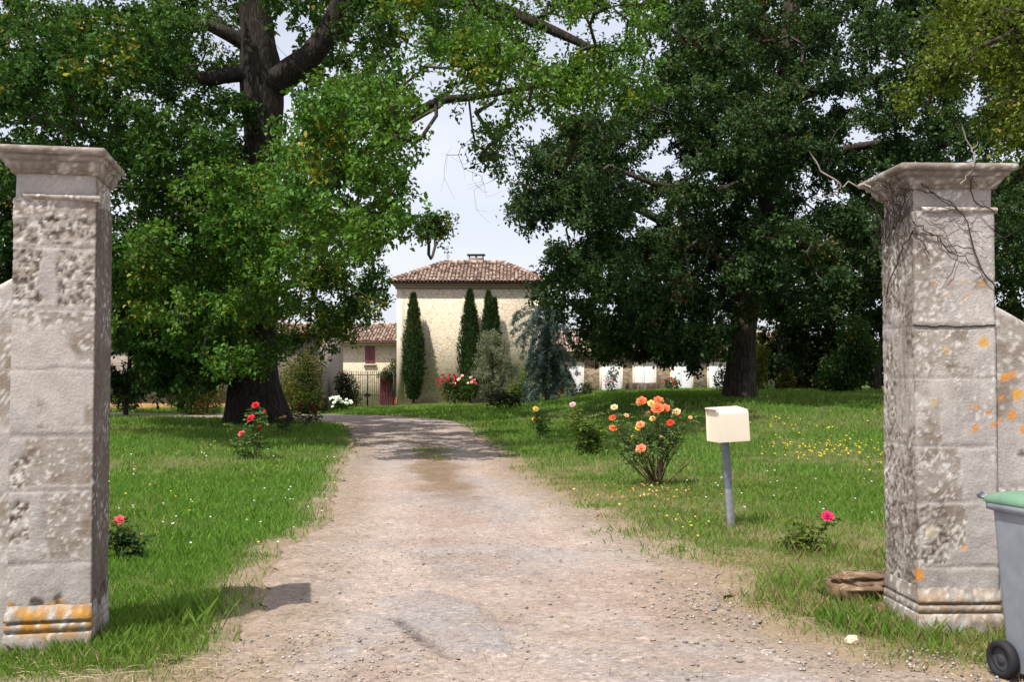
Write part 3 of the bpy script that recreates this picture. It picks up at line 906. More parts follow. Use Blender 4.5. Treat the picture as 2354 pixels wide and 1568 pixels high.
vine([(-0.1, 0.4, 2.85), (-0.3, 0.42, 2.87), (-0.42, 0.44, 2.96), (-0.5, 0.45, 3.08)], 0.006, 0.004, 0.008, 14, LT)
vine([(-0.3, 0.42, 2.87), (-0.34, 0.4, 2.80), (-0.46, 0.42, 2.78)], 0.004, 0.0025, 0.006, 10, LT)
tag(mb.build("dead_vine", M_TWIG), "tangle of dead brown vine stems clinging under the cap of the right gate pillar", "vine")

# ------------------------------------------------------------------ stones at the right pillar's foot
def rock(name, px, py, size, squash, seed, label, col=(0.30, 0.25, 0.2), group=None, flat=False):
    c = gp(px, py)
    mb = MB()
    nu, nv = 56, 48
    th, ph = np.linspace(0, 2 * np.pi, nu), np.linspace(0, np.pi, nv)
    T, H = np.meshgrid(th, ph, indexing='ij')
    P = np.stack([np.cos(T) * np.sin(H), np.sin(T) * np.sin(H), np.cos(H)], -1)
    e = 0.5
    P = np.sign(P) * np.abs(P) ** e if flat else P
    k = 1 + (fbm(P.reshape(-1, 3) * 1.8 + seed, 4, seed).reshape(T.shape) - 0.5) * 0.7
    P = P * k[..., None]
    if flat:
        lay = np.floor(P[..., 2] * 4.5 + seed)
        P = P * np.stack([0.72 + 0.4 * np.modf(np.abs(np.sin(lay * 12.99)) * 43.7)[0], 0.72 + 0.4 * np.modf(np.abs(np.sin(lay * 78.2)) * 43.7)[0], np.ones(lay.shape)], -1)
        P = P * (1 + (vn(np.c_[P[..., 0].ravel(), P[..., 1].ravel(), P[..., 2].ravel() * 9 + seed], 4).reshape(T.shape)[..., None] - 0.5) * 0.55)
    P = P * np.array(size) * 0.5
    cc, _ = stone(P.reshape(-1, 3) + seed, seed, [(-99, 'w', None)], 0, 0, (), None, 0.5)
    cc = cc * (np.array(col) / 0.33)
    mb.grid(P, cc)
    o = mb.build(name, M_STONE, smooth=True, loc=(c[0], c[1], c[2] + size[2] * squash))
    return tag(o, label, "stone", group)
rock("broken_stone", 1978, 1372, (0.42, 0.36, 0.26), 0.15, 7, "brown layered broken stone in the grass beside the right pillar", (0.20, 0.15, 0.11), None, True)
rock("broken_stone", 2010, 1420, (0.26, 0.24, 0.14), 0.1, 9, "small brown stone wedged in grass below the layered broken stone", (0.18, 0.135, 0.10))
rock("pale_stone", 1958, 1482, (0.085, 0.07, 0.06), 0.3, 12, "small whitish stone at the gravel edge before the right pillar", (0.62, 0.56, 0.47))

# ------------------------------------------------------------------ letterbox
MBP = gp(1681, 1212)
root = empty("letterbox", MBP, "cream metal letterbox on a leaning grey post at the lawn edge", "letterbox", R(13))
tilt = Matrix.Rotation(R(-4.0), 4, 'Y')
H0 = 0.90
mb = MB()
prof = [(-0.034, 0.0), (0.034, 0.0), (0.034, 0.012), (-0.022, 0.012), (-0.022, 0.055), (-0.034, 0.055)]
def lsec(z0, z1, s=1.0):
    P = np.array([[[x * s, y * s - 0.02, z] for z in np.linspace(z0, z1, 8)] for x, y in prof + prof[:1]])
    return np.array([tilt @ Vector(q) for q in P.reshape(-1, 3)]).reshape(P.shape)
mb.grid(lsec(0.40, H0 + 0.03))
mb.build("post", M_GALV, root)
mb = MB()
mb.grid(lsec(-0.2, 0.402, 1.06))
mb.build("post_foot", mat_plain("pale_grey_worn_steel", (0.36, 0.365, 0.38), 0.6, 0.1, 0.4, 0.25, 16, 0.2), root)
top = tilt @ Vector((0, 0, H0))
bx = empty("box", (top.x + 0.045, top.y, top.z), None, None)
del bx["kind"]
bx.parent = root
bx.rotation_euler = (0, R(-2.5), 0)
bx["label"] = "cream box with rounded top edge and open end"
mb = MB()
def boxprof(n=6):
    """outline in the y-z plane: y -0.13 front .. 0.16 back"""
    pts = [(-0.155, 0.0)]
    for a in np.linspace(180, 90, n):
        pts.append((-0.10 + 0.045 * math.cos(R(a)), 0.285 + 0.045 * math.sin(R(a))))
    for a in np.linspace(90, 0, n):
        pts.append((0.125 + 0.02 * math.cos(R(a)), 0.335 + 0.02 * math.sin(R(a)) - 0.0))
    pts.append((0.145, 0.0))
    return pts
bp = boxprof()
T_ = 0.006
xs = [-0.185, 0.165]
outer = np.array([[[x, y, z] for y, z in bp + bp[:1]] for x in xs])
mb.grid(outer, flip=True)
cy, cz = 0.0, 0.17
inner = np.array([[[x, y + (T_ if y < cy else -T_), z + (T_ if z < cz else -T_)] for y, z in bp + bp[:1]] for x in (-0.185, -0.02)])
mb.grid(inner)
lip = np.stack([outer[0], inner[0]], 0)
mb.grid(lip)
m = len(bp)
for P, fl in ((outer[1][:m], 1), (inner[1][:m], -1)):
    cen = P.mean(0)
    mb.add(np.r_[P, [cen]], np.array([[i, (i + 1) % m, m][::fl] for i in range(m)]))
mb.build("shell", M_CREAMPAINT, bx)
mb = MB()                                   # the hinged end flap stands a little open inside the mouth
fl = np.array([[-0.182, -0.146, 0.008], [-0.182, 0.136, 0.008], [-0.160, 0.136, 0.33], [-0.160, -0.105, 0.315]])
mb.add(fl, [[0, 3, 2, 1]]); mb.add(fl + np.array([0.006, 0, 0]), [[0, 1, 2, 3]])
mb.build("flap", M_CREAMPAINT, bx)
mb = MB()
mb.box((-0.192, -0.16, 0.335), (-0.18, 0.148, 0.352)); mb.box((-0.192, -0.16, 0.30), (-0.186, -0.148, 0.34))
mb.build("rim", M_CREAMPAINT, bx, bevel=0.002)
mb = MB()
for sx in (-0.04, 0.04):
    mb.lathe([(0.0, -0.012), (0.008, -0.012), (0.008, -0.002), (0, -0.002)], 8, M=Matrix.Translation((sx, -0.02, 0)))
mb.box((-0.055, -0.05, -0.006), (0.055, 0.03, -0.0005))
mb.build("bracket", M_GALV, bx)

# ------------------------------------------------------------------ wheelie bin
B0 = np.array([2.785, 5.58, 0.0])
root = empty("wheelie_bin", B0, "grey wheelie bin with a green lid in front of the right wall", "bin", R(197))
mb = MB()
def rr(wx, wy, z, y0=0.0, r=0.05, n=5):
    P = []
    for cx, cy, a0 in ((wx / 2 - r, r, -90), (wx / 2 - r, wy - r, 0), (-wx / 2 + r, wy - r, 90), (-wx / 2 + r, r, 180)):
        for a in np.linspace(a0, a0 + 90, n):
            P.append((cx + r * math.cos(R(a)), y0 + cy + r * math.sin(R(a)), z))
    return P + P[:1]
body = [rr(0.40, 0.40, 0.045, 0.05), rr(0.405, 0.41, 0.08, 0.045), rr(0.445, 0.46, 0.5, 0.022), rr(0.475, 0.50, 0.86, 0.0), rr(0.48, 0.505, 0.90, 0.0), rr(0.475, 0.5, 0.90, 0.0), rr(0.46, 0.48, 0.88, 0.01)]
mb.grid(np.array(body).transpose(1, 0, 2), flip=False)
P = np.array(body[0][:-1]); mb.add(np.r_[P, [P.mean(0)]], np.array([[(i + 1) % len(P), i, len(P)] for i in range(len(P))]))
mb.build("body", M_BINGREY, root, smooth=True)
mb = MB()
rim = [rr(0.50, 0.53, 0.875, -0.015), rr(0.525, 0.555, 0.88, -0.028), rr(0.53, 0.56, 0.92, -0.03), rr(0.50, 0.52, 0.925, -0.01)]
mb.grid(np.array(rim).transpose(1, 0, 2), flip=False)
mb.build("rim", M_BINGREY, root, smooth=False)
mb = MB()
lid = [rr(0.535, 0.57, 0.918, -0.033, 0.04), rr(0.54, 0.575, 0.925, -0.036, 0.04), rr(0.535, 0.57, 0.94, -0.033, 0.05), rr(0.50, 0.53, 0.962, -0.012, 0.06), rr(0.42, 0.45, 0.972, 0.03, 0.06), rr(0.2, 0.2, 0.976, 0.15, 0.06)]
mb.grid(np.array(lid).transpose(1, 0, 2), flip=False)
P = np.array(lid[-1][:-1]); mb.add(np.r_[P, [P.mean(0)]], np.array([[i, (i + 1) % len(P), len(P)] for i in range(len(P))]))
mb.build("lid", M_BINGREEN, root, smooth=True)
for s in (-1, 1):
    mb = MB()
    mb.tube([(s * 0.19, -0.03, 0.925), (s * 0.19, -0.055, 0.93), (s * 0.25, -0.06, 0.945), (s * 0.255, -0.03, 0.95)], 0.016, 8)
    mb.build("handle", M_BINGREY, root, smooth=True)
    wr = empty("wheel", (s * 0.235, 0.075, 0.098), None, None)
    del wr["kind"]
    wr.parent = root
    wr.rotation_euler = (0, R(90 * s), 0)
    mb = MB()
    mb.lathe([(0.062, -0.026), (0.085, -0.028), (0.097, -0.02), (0.098, 0.0), (0.097, 0.02), (0.085, 0.028), (0.062, 0.026), (0.062, -0.026)], 32)
    mb.build("tyre", M_RUBBER, wr, smooth=True)
    mb = MB()
    mb.lathe([(0.0, 0.014), (0.018, 0.018), (0.024, 0.01), (0.05, 0.006), (0.0625, 0.016), (0.0625, -0.02), (0.0, -0.02)], 32)
    mb.build("rim", mat_plain("dark_grey_wheel_plastic", (0.05, 0.05, 0.06), 0.5), wr, smooth=False)
mb = MB(); mb.tube([(-0.22, 0.075, 0.098), (0.22, 0.075, 0.098)], 0.011, 8); mb.build("axle", M_IRON, root)
# ------------------------------------------------------------------ canal-tile roofs
TILES = np.array([(0.38, 0.255, 0.19), (0.46, 0.33, 0.25), (0.27, 0.18, 0.14), (0.60, 0.475, 0.38), (0.36, 0.255, 0.20), (0.19, 0.135, 0.11), (0.52, 0.40, 0.32)])
def roof_face(mb, ea, eb, ta, tb, seed, tw=0.21, tl=0.36):
    ea, eb, ta, tb = [np.array(q, float) for q in (ea, eb, ta, tb)]
    g = np.random.default_rng(seed)
    U = eb - ea
    L = np.linalg.norm(U); U = U / L
    up = (ta - ea) - U * np.dot(ta - ea, U)
    H = np.linalg.norm(up); V = up / H
    Nn = np.cross(U, V)
    la, lb = np.dot(ta - ea, U), np.dot(tb - ea, U)
    mb.add([ea - Nn * .02, eb - Nn * .02, tb - Nn * .02, ta - Nn * .02], [[0, 1, 2, 3]], (0.16, 0.09, 0.075))
    th = np.linspace(0, np.pi, 6)
    vs, cs = [], []
    for i in range(int(L / tw)):
        u = (i + 0.5) * tw
        for k in range(int(H / tl) + 1):
            v0 = k * tl - 0.06
            v1 = min(v0 + tl + 0.07, H)
            vm = (v0 + v1) / 2
            if not (la * vm / H - 0.06 < u < L + (lb - L) * vm / H + 0.06) or v1 - v0 < 0.1: continue
            c = TILES[g.integers(len(TILES))] * g.uniform(0.8, 1.2)
            du = g.normal(0, 0.006)
            for v, r, lift in ((v0, tw * 0.46, 0.028 + g.normal(0, 0.004)), (v1, tw * 0.38, 0.0)):
                vs.append(ea + U * (u + du) + V * v + Nn * lift + r * (np.cos(th)[:, None] * -U + np.sin(th)[:, None] * Nn))
                cs.append(np.tile(c, (6, 1)))
    n = len(vs) // 2
    q = np.array([[j, j + 1, j + 7, j + 6] for j in range(5)])
    f = (np.arange(n)[:, None, None] * 12 + q[None]).reshape(-1, 4)
    mb.add(np.concatenate(vs), f, np.concatenate(cs))
def ridge(mb, a, b, seed, r=0.13):
    a, b = np.array(a, float), np.array(b, float)
    g = np.random.default_rng(seed)
    n = max(1, int(np.linalg.norm(b - a) / 0.36))
    for k in range(n):
        p, q = a + (b - a) * (k / n), a + (b - a) * ((k + 1.12) / n)
        mb.tube([p + [0, 0, 0.035], q], [r, r * 0.86], 10, TILES[g.integers(len(TILES))] * g.uniform(0.85, 1.2))
def part(name, mat, parent, boxes, bevel=0.0, label=None):
    mb = MB()
    for lo, hi in boxes: mb.box(lo, hi)
    o = mb.build(name, mat, parent, bevel=bevel)
    if label: o["label"] = label
    return o

# ------------------------------------------------------------------ the square pale house
house = empty("stone_house", (-2.39, 57, 0), "tall square cream stone house with a low hipped tile roof behind three cypresses", "house")
def hw(x, y, z): return (x + 2.39, y - 57, z)
X0, X1, Y0, Y1, ZT = -6.42, 1.65, 57.0, 65.0, 6.72
part("wall", M_WALL, house, [(hw(X0, Y0, -0.8), hw(X1, Y1, ZT))])
part("quoin", M_QUOIN, house, [(hw(X0 - 0.004, Y0 - 0.004, -0.79), hw(X0 + 0.42, Y0 + 0.3, ZT - 0.45))])
part("quoin", M_QUOIN, house, [(hw(X1 - 0.42, Y0 - 0.004, -0.79), hw(X1 + 0.004, Y0 + 0.3, ZT - 0.45))])
mb = MB()                                     # genoise: rows of tile ends under the eaves
g = np.random.default_rng(8)
for row, (pr, z) in enumerate(((0.10, ZT - 0.36), (0.20, ZT - 0.20))):
    mb.box(hw(X0 - pr, Y0 - pr, z + 0.075), hw(X1 + pr, Y1 + pr, z + 0.112), (0.55, 0.45, 0.34))
    x = X0 - pr
    while x < X1 + pr:
        th = np.linspace(0, np.pi, 6)
        P = np.array([[hw(x + 0.1 - 0.085 * math.cos(t), yy, z + 0.075 * math.sin(t)) for t in th] for yy in (Y0 - pr - 0.015, Y0 + 0.0)])
        mb.grid(P, np.array([0.5, 0.36, 0.27]) * g.uniform(0.8, 1.2))
        x += 0.2
    mb.box(hw(X0 - pr + 0.02, Y0 - pr + 0.05, z), hw(X1 + pr - 0.02, Y1 + pr - 0.02, z + 0.075), (0.5, 0.4, 0.3))
mb.build("cornice", M_ROOFTILE, house)
EV = ZT + 0.01
ov = 0.36
roof_pts = dict(a=hw(X0 - ov, Y0 - ov, EV), b=hw(X1 + ov, Y0 - ov, EV), c=hw(X1 + ov, Y1 + ov, EV), d=hw(X0 - ov, Y1 + ov, EV), e=hw(-4.05, 61, 8.22), f=hw(-0.6, 61, 8.22))
rp_ = roof_pts
mb = MB()
roof_face(mb, rp_["a"], rp_["b"], rp_["e"], rp_["f"], 1)
roof_face(mb, rp_["b"], rp_["c"], rp_["f"], rp_["f"], 2)
roof_face(mb, rp_["c"], rp_["d"], rp_["f"], rp_["e"], 3)
roof_face(mb, rp_["d"], rp_["a"], rp_["e"], rp_["e"], 4)
for a, b, s in (("a", "e", 5), ("b", "f", 6), ("c", "f", 7), ("d", "e", 8), ("e", "f", 9)):
    ridge(mb, np.array(rp_[a]) + [0, 0, 0.05], np.array(rp_[b]) + [0, 0, 0.05], s)
mb.box(hw(X0 - ov, Y0 - ov, EV - 0.05), hw(X1 + ov, Y1 + ov, EV - 0.012), (0.11, 0.085, 0.07))
roof = mb.build("roof", M_ROOFTILE, house)
mb = MB()
cx, cy = hw(-2.15, 61.3, 0)[:2]
P = [[(cx - s * a, cy - 0.3, z), (cx + s * a, cy - 0.3, z), (cx + s * a, cy + 0.3, z), (cx - s * a, cy + 0.3, z), (cx - s * a, cy - 0.3, z)] for s, a, z in ((1, 0.52, 7.9), (1, 0.50, 8.24), (1, 0.43, 8.50), (1, 0.46, 8.51), (1, 0.46, 8.56), (1, 0.2, 8.56))]
mb.grid(np.array(P).transpose(1, 0, 2), (0.42, 0.34, 0.27))
ch = mb.build("chimney", M_STONE, roof)
ch["label"] = "squat chimney with a dark slab on short posts"
part("chimney_slab", M_SLATE, roof, [((cx - 0.54, cy - 0.36, 8.72), (cx + 0.54, cy + 0.36, 8.78)), ((cx - 0.44, cy - 0.28, 8.55), (cx - 0.37, cy + 0.28, 8.72)), ((cx - 0.05, cy - 0.28, 8.55), (cx + 0.05, cy + 0.28, 8.72)), ((cx + 0.37, cy - 0.28, 8.55), (cx + 0.44, cy + 0.28, 8.72))])
mb = MB()
vx, vy = hw(-3.82, 60.9, 0)[:2]
mb.tube([(vx, vy, 8.15), (vx, vy, 9.28)], 0.016, 6)
for a in (0.3, 0.3 + math.pi / 2):
    dx, dy = math.cos(a) * 0.2, math.sin(a) * 0.2
    mb.tube([(vx - dx, vy - dy, 8.86), (vx + dx, vy + dy, 8.86)], 0.010, 5)
    for s in (-1, 1):
        mb.box((vx + s * dx - 0.035, vy + s * dy - 0.008, 8.82), (vx + s * dx + 0.035, vy + s * dy + 0.008, 8.9))
mb.tube([(vx - 0.25, vy, 9.14), (vx + 0.22, vy, 9.14)], 0.010, 5)
mb.add([(vx + 0.2, vy - 0.006, 9.08), (vx + 0.34, vy - 0.006, 9.14), (vx + 0.2, vy - 0.006, 9.2), (vx + 0.2, vy + 0.006, 9.08), (vx + 0.34, vy + 0.006, 9.14), (vx + 0.2, vy + 0.006, 9.2)], [[0, 1, 2], [5, 4, 3]])
mb.add([(vx - 0.36, vy - 0.006, 9.24), (vx - 0.16, vy - 0.006, 9.16), (vx - 0.16, vy - 0.006, 9.12), (vx - 0.36, vy - 0.006, 9.04)], [[0, 1, 2, 3]])
for s in (-1, 1):
    t = np.linspace(0, np.pi, 8)
    mb.tube(np.c_[vx + s * (0.02 + 0.08 * np.sin(t)), np.full(8, vy), 8.5 + 0.2 * t / np.pi], 0.008, 4)
tag(mb.build("weather_vane", M_IRON, None, loc=(-2.39, 57, 0)), "thin iron weather vane on the roof of the square house", "weather vane")

# ------------------------------------------------------------------ annex behind, at the left
annex = empty("annex_house", (-9.5, 66, 0), "lower cream annex house with a red tile roof and mauve shutter behind the iron gate", "house")
def aw(x, y, z): return (x + 9.5, y - 66, z)
part("wall", M_WALL, annex, [(aw(-19, 66, -1.2), aw(-1, 73.5, 3.62))])
part("cornice", M_QUOIN, annex, [(aw(-19.02, 65.86, 3.46), aw(-0.98, 65.998, 3.66))])
mb = MB()
roof_face(mb, aw(-19.3, 65.55, 3.68), aw(-0.7, 65.55, 3.68), aw(-19.3, 69.75, 4.92), aw(-0.7, 69.75, 4.92), 21)
roof_face(mb, aw(-0.7, 73.95, 3.68), aw(-19.3, 73.95, 3.68), aw(-0.7, 69.75, 4.92), aw(-19.3, 69.75, 4.92), 22)
ridge(mb, aw(-19.3, 69.75, 4.94), aw(-0.7, 69.75, 4.94), 23)
mb.build("roof", M_ROOFTILE, annex)
part("gutter", M_SHUTTER, annex, [(aw(-19.2, 65.44, 3.6), aw(-0.8, 65.54, 3.68))])
part("shutter", M_SHUTTER, annex, [(aw(-9.46, 65.93, 2.26), aw(-9.155, 65.998, 3.40)), (aw(-9.145, 65.93, 2.26), aw(-8.84, 65.998, 3.40)), (aw(-9.4, 65.905, 3.1), aw(-9.2, 65.928, 3.16)), (aw(-9.4, 65.905, 2.5), aw(-9.2, 65.928, 2.56))], 0.01)
part("sill", M_QUOIN, annex, [(aw(-9.56, 65.85, 2.16), aw(-8.74, 65.998, 2.255))], 0.01)
dr = part("door", M_DOOR, annex, [(aw(-8.5 + 0.19 * k, 65.92, -0.7), aw(-8.315 + 0.19 * k, 65.998, 1.5)) for k in range(5)], 0.01)
part("handle", M_IRON, dr, [(aw(-7.68, 65.86, 0.42), aw(-7.64, 65.918, 0.6))], 0.005)

# ------------------------------------------------------------------ iron gate
gate = empty("iron_gate", (-7.89, 56, 0), "tall dark wrought iron double gate with spear tips beside the square house", "gate")
def gw(x, y, z): return (x + 7.89, y - 56, z)
for s in (-1, 1):
    mb = MB()
    xa, xb = (-9.38, -7.91) if s < 0 else (-7.87, -6.46)
    n = 13
    for x in np.linspace(xa, xb, n):
        zt = 1.70 + 0.05 * abs(x + 7.89) / 1.4
        mb.tube([gw(x, 56, -0.35), gw(x, 56, zt - 0.05)], 0.013, 6)
        mb.tube([gw(x, 56, zt - 0.07), gw(x, 56, zt - 0.02), gw(x, 56, zt + 0.07)], [0.008, 0.024, 0.002], 6)
    for z in (-0.22, 0.45, 1.55):
        mb.box(gw(xa, 55.985, z - 0.018), gw(xb, 56.015, z + 0.018))
    xe = xb if s < 0 else xa
    mb.box(gw(xe - 0.022, 55.978, -0.35), gw(xe + 0.022, 56.022, 1.58))
    xe = xa if s < 0 else xb
    mb.box(gw(xe - 0.025, 55.975, -0.4), gw(xe + 0.025, 56.025, 1.66))
    mb.build("leaf", M_IRON, gate)
part("lock", M_IRON, gate, [(gw(-8.07, 55.96, 0.36), gw(-7.75, 55.985, 0.52)), (gw(-7.98, 55.93, 0.52), gw(-7.84, 55.98, 0.57))], 0.008)

# ------------------------------------------------------------------ long low barn at the right
barn = empty("stone_barn", (9.5, 66, 0), "long low stone barn with five white doors behind the dark oak", "barn")
def bw(x, y, z): return (x - 9.5, y - 66, z)
part("wall", M_BARN, barn, [(bw(1.9, 66, -0.4), bw(18.2, 73, 2.95))])
part("cornice", M_QUOIN, barn, [(bw(1.88, 65.9, 2.78), bw(18.22, 65.998, 2.97))])
mb = MB()
roof_face(mb, bw(1.6, 65.6, 2.99), bw(18.5, 65.6, 2.99), bw(1.6, 69.5, 4.35), bw(18.5, 69.5, 4.35), 31)
roof_face(mb, bw(18.5, 73.4, 2.99), bw(1.6, 73.4, 2.99), bw(18.5, 69.5, 4.35), bw(1.6, 69.5, 4.35), 32)
ridge(mb, bw(1.6, 69.5, 4.37), bw(18.5, 69.5, 4.37), 33)
mb.build("roof", M_ROOFTILE, barn)
for p0, p1 in ((1300, 1338), (1383, 1427), (1459, 1504), (1545, 1589), (1630, 1674)):
    xa, xb = (p0 - 1177) / F * 66, (p1 - 1177) / F * 66
    xm = (xa + xb) / 2
    d = part("door", M_WHITE, barn, [(bw(xa, 65.95, 0.05), bw(xm - 0.006, 65.998, 2.16)), (bw(xm + 0.006, 65.95, 0.05), bw(xb, 65.998, 2.16))], 0.008)
    part("frame", M_QUOIN, d, [(bw(xa - 0.14, 65.97, 0.0), bw(xa - 0.003, 65.997, 2.163)), (bw(xb + 0.003, 65.97, 0.0), bw(xb + 0.14, 65.997, 2.163)), (bw(xa - 0.14, 65.97, 2.166), bw(xb + 0.14, 65.997, 2.36))])

# ------------------------------------------------------------------ long rendered house behind the left oak
lh = empty("rendered_house", (-18, 47, 0), "long grey pink rendered house half hidden behind the big left oak", "house")
def lw(x, y, z): return (x + 18, y - 47, z)
part("wall", M_LHOUSE, lh, [(lw(-30, 47, -0.5), lw(-8.9, 54, 3.4))])
part("plinth", mat_plain("ochre_plinth", (0.40, 0.235, 0.11), 0.9, 0, 0.1, 0.25, 3, 0.3), lh, [(lw(-30.01, 46.93, -0.5), lw(-9.6, 46.998, 0.26))])
mb = MB()
roof_face(mb, lw(-30.3, 46.6, 3.42), lw(-8.65, 46.6, 3.42), lw(-30.3, 50.5, 4.0), lw(-8.65, 50.5, 4.0), 41)
roof_face(mb, lw(-8.65, 54.4, 3.42), lw(-30.3, 54.4, 3.42), lw(-8.65, 50.5, 4.0), lw(-30.3, 50.5, 4.0), 42)
ridge(mb, lw(-30.3, 50.5, 4.02), lw(-8.65, 50.5, 4.02), 43)
mb.build("roof", M_ROOFTILE, lh)

# ------------------------------------------------------------------ stone troughs
def trough(label, x, y, z, L, D, H, col, rz, seed):
    mb = MB()
    nx = 30
    def ringz(o, z):
        p, _ = rect_ring(L, D, 0.08, (o, o, o, o)); return np.c_[p - [L / 2, D / 2], np.full(len(p), z)]
    P = np.stack([ringz(o, zz_) for o, zz_ in [(0.0, -0.3), (0.0, 0), (0.02, H * 0.5), (0.0, H * 0.93), (-0.03, H), (-0.1, H), (-0.13, H - 0.05), (-0.15, H - 0.25)]], 1)
    k = (fbm(P.reshape(-1, 3) * 3 + seed, 4, seed).reshape(P.shape[:2]) - 0.5)
    P[..., 2] += k * 0.06; P[..., 1] += k * 0.05
    c, _ = stone(P.reshape(-1, 3) + seed, seed, [(-99, 'w', None)], 0, 0, (), None, 0.8)
    mb.grid(P, c * np.array(col) / 0.35)
    r = P[:, -1][:-1]
    mb.add(np.r_[r, [r.mean(0)]], np.array([[i, (i + 1) % len(r), len(r)] for i in range(len(r))]), (0.04, 0.035, 0.03))
    o = mb.build("stone_trough", M_STONE, None, smooth=True, loc=(x, y, z))
    o.rotation_euler = (0, 0, rz)
    return tag(o, label, "trough")
p = at(720, 945, 43.0)
trough("dark stone trough in shade beside white flowers near the drive's bend", p[0], 43, tz(p[0], 43) - 0.05, 1.25, 0.6, 0.68, (0.13, 0.105, 0.105), 0.05, 5)
p = at(1475, 905, 45)
trough("low weathered stone trough on the grass before the barn's white doors", p[0], 45, tz(p[0], 45), 1.35, 0.6, 0.36, (0.2, 0.165, 0.16), 0.0, 8)
mb = MB()
p = at(907, 925, 56.3)
mb.box((-0.05, -0.05, -0.1), (0.05, 0.05, 0.42), (0.55, 0.2, 0.08)); mb.box((-0.17, -0.05, -0.1), (-0.1, 0.03, 0.28), (0.5, 0.17, 0.08))
tag(mb.build("marker_post", M_ROOFTILE, None, bevel=0.008, loc=(p[0] + 0.12, 56.3, tz(p[0], 56.3))), "small orange marker post at the foot of the square house's corner", "post")
# ------------------------------------------------------------------ plants: leaves, twigs, trunks
def add_leaves(mb, pos, axis, L, Wd, col, g, up=0.55, fold=0.3):
    n = len(pos)
    axis = unit(axis)
    L = L * g.uniform(0.6, 1.25, n)[:, None]
    Wd = Wd * g.uniform(0.7, 1.2, n)[:, None]
    nr = g.normal(0, 1, (n, 3)) * 0.6 + np.array([0, 0, up * 2])
    nr = unit(nr - axis * (nr * axis).sum(1, keepdims=True))
    sd = np.cross(axis, nr)
    p1 = pos + axis * L * 0.58
    v = np.stack([pos, p1 + sd * Wd * 0.5 + nr * Wd * fold, pos + axis * L - np.array([0, 0, 1]) * L * 0.12, p1 - sd * Wd * 0.5 + nr * Wd * fold], 1)
    mb.add(v.reshape(-1, 3), np.arange(n * 4).reshape(n, 4), np.repeat(col, 4, 0))
def leaf_cols(pos, base, alt, g, amt=0.3, yel=0.004, seed=0, ysc=0.5, ycol=(0.30, 0.27, 0.03)):
    n = len(pos)
    t = fbm(pos * 0.9, 3, 70 + seed)
    k = np.clip(sm(0.35, 0.65, t) + g.normal(0, 0.15, n), 0, 1)[:, None]
    c = (np.array(base) * (1 - k) + np.array(alt) * k) * g.uniform(1 - amt, 1 + amt, n)[:, None]
    y = (fbm(pos * ysc + 31, 3, 90 + seed) > 0.66) & (g.random(n) < 0.3) | (g.random(n) < yel)
    c = np.where(y[:, None], np.array(ycol) * g.uniform(0.7, 1.15, n)[:, None], c)
    return c
def shift(mb, loc):
    mb.v = [v - np.asarray(loc) for v in mb.v]
    return mb
def smooth_path(pts, step=0.3):
    pts = np.array(pts, float)
    k = len(pts)
    n = max(4, int(np.linalg.norm(np.diff(pts, axis=0), axis=1).sum() / step))
    s = np.linspace(0, 1, n)
    return np.stack([resample(pts[:, [i, i]], s)[:, 0] for i in range(pts.shape[1])], 1)
def trunk_mesh(mb, P4, seed, nside=40, flare=0.0, ridge_=0.05, feet=6):
    """P4: x, y, z, radius rows"""
    Q = smooth_path(P4, 0.14)
    p, r = Q[:, :3], Q[:, 3]
    t = unit(np.gradient(p, axis=0))
    ref = np.array([0.0, 1.0, 0.0]) if abs(t[:, 1]).mean() < 0.8 else np.array([1.0, 0, 0])
    a = unit(np.cross(t, ref)); b = np.cross(t, a)
    th = np.linspace(0, 2 * np.pi, nside + 1)
    ln = np.r_[0, np.cumsum(np.linalg.norm(np.diff(p, axis=0), axis=1))]
    T, S = np.meshgrid(th, ln, indexing='ij')
    R_ = np.tile(r, (nside + 1, 1))
    q = np.c_[np.cos(T).ravel() * 2.2, np.sin(T).ravel() * 2.2, S.ravel() * 0.5]
    d = (fbm(q * 1.2 + seed, 3, seed) - 0.5) * 0.22 + (fbm(q * np.array([4, 4, 1.2]), 3, seed + 3) - 0.5) * ridge_ * 2
    d = d.reshape(T.shape)
    R2 = R_ * (1 + d)
    if flare:
        R2 = R2 * (1 + flare * np.exp(-S / 0.55) * (0.55 + 0.45 * np.cos(feet * T + seed + 0.6 * np.sin(2 * T))))
    P = p[None] + R2[..., None] * (np.cos(T)[..., None] * a[None] + np.sin(T)[..., None] * b[None])
    mb.grid(P, (0.1, 0.09, 0.08))
    return p, r

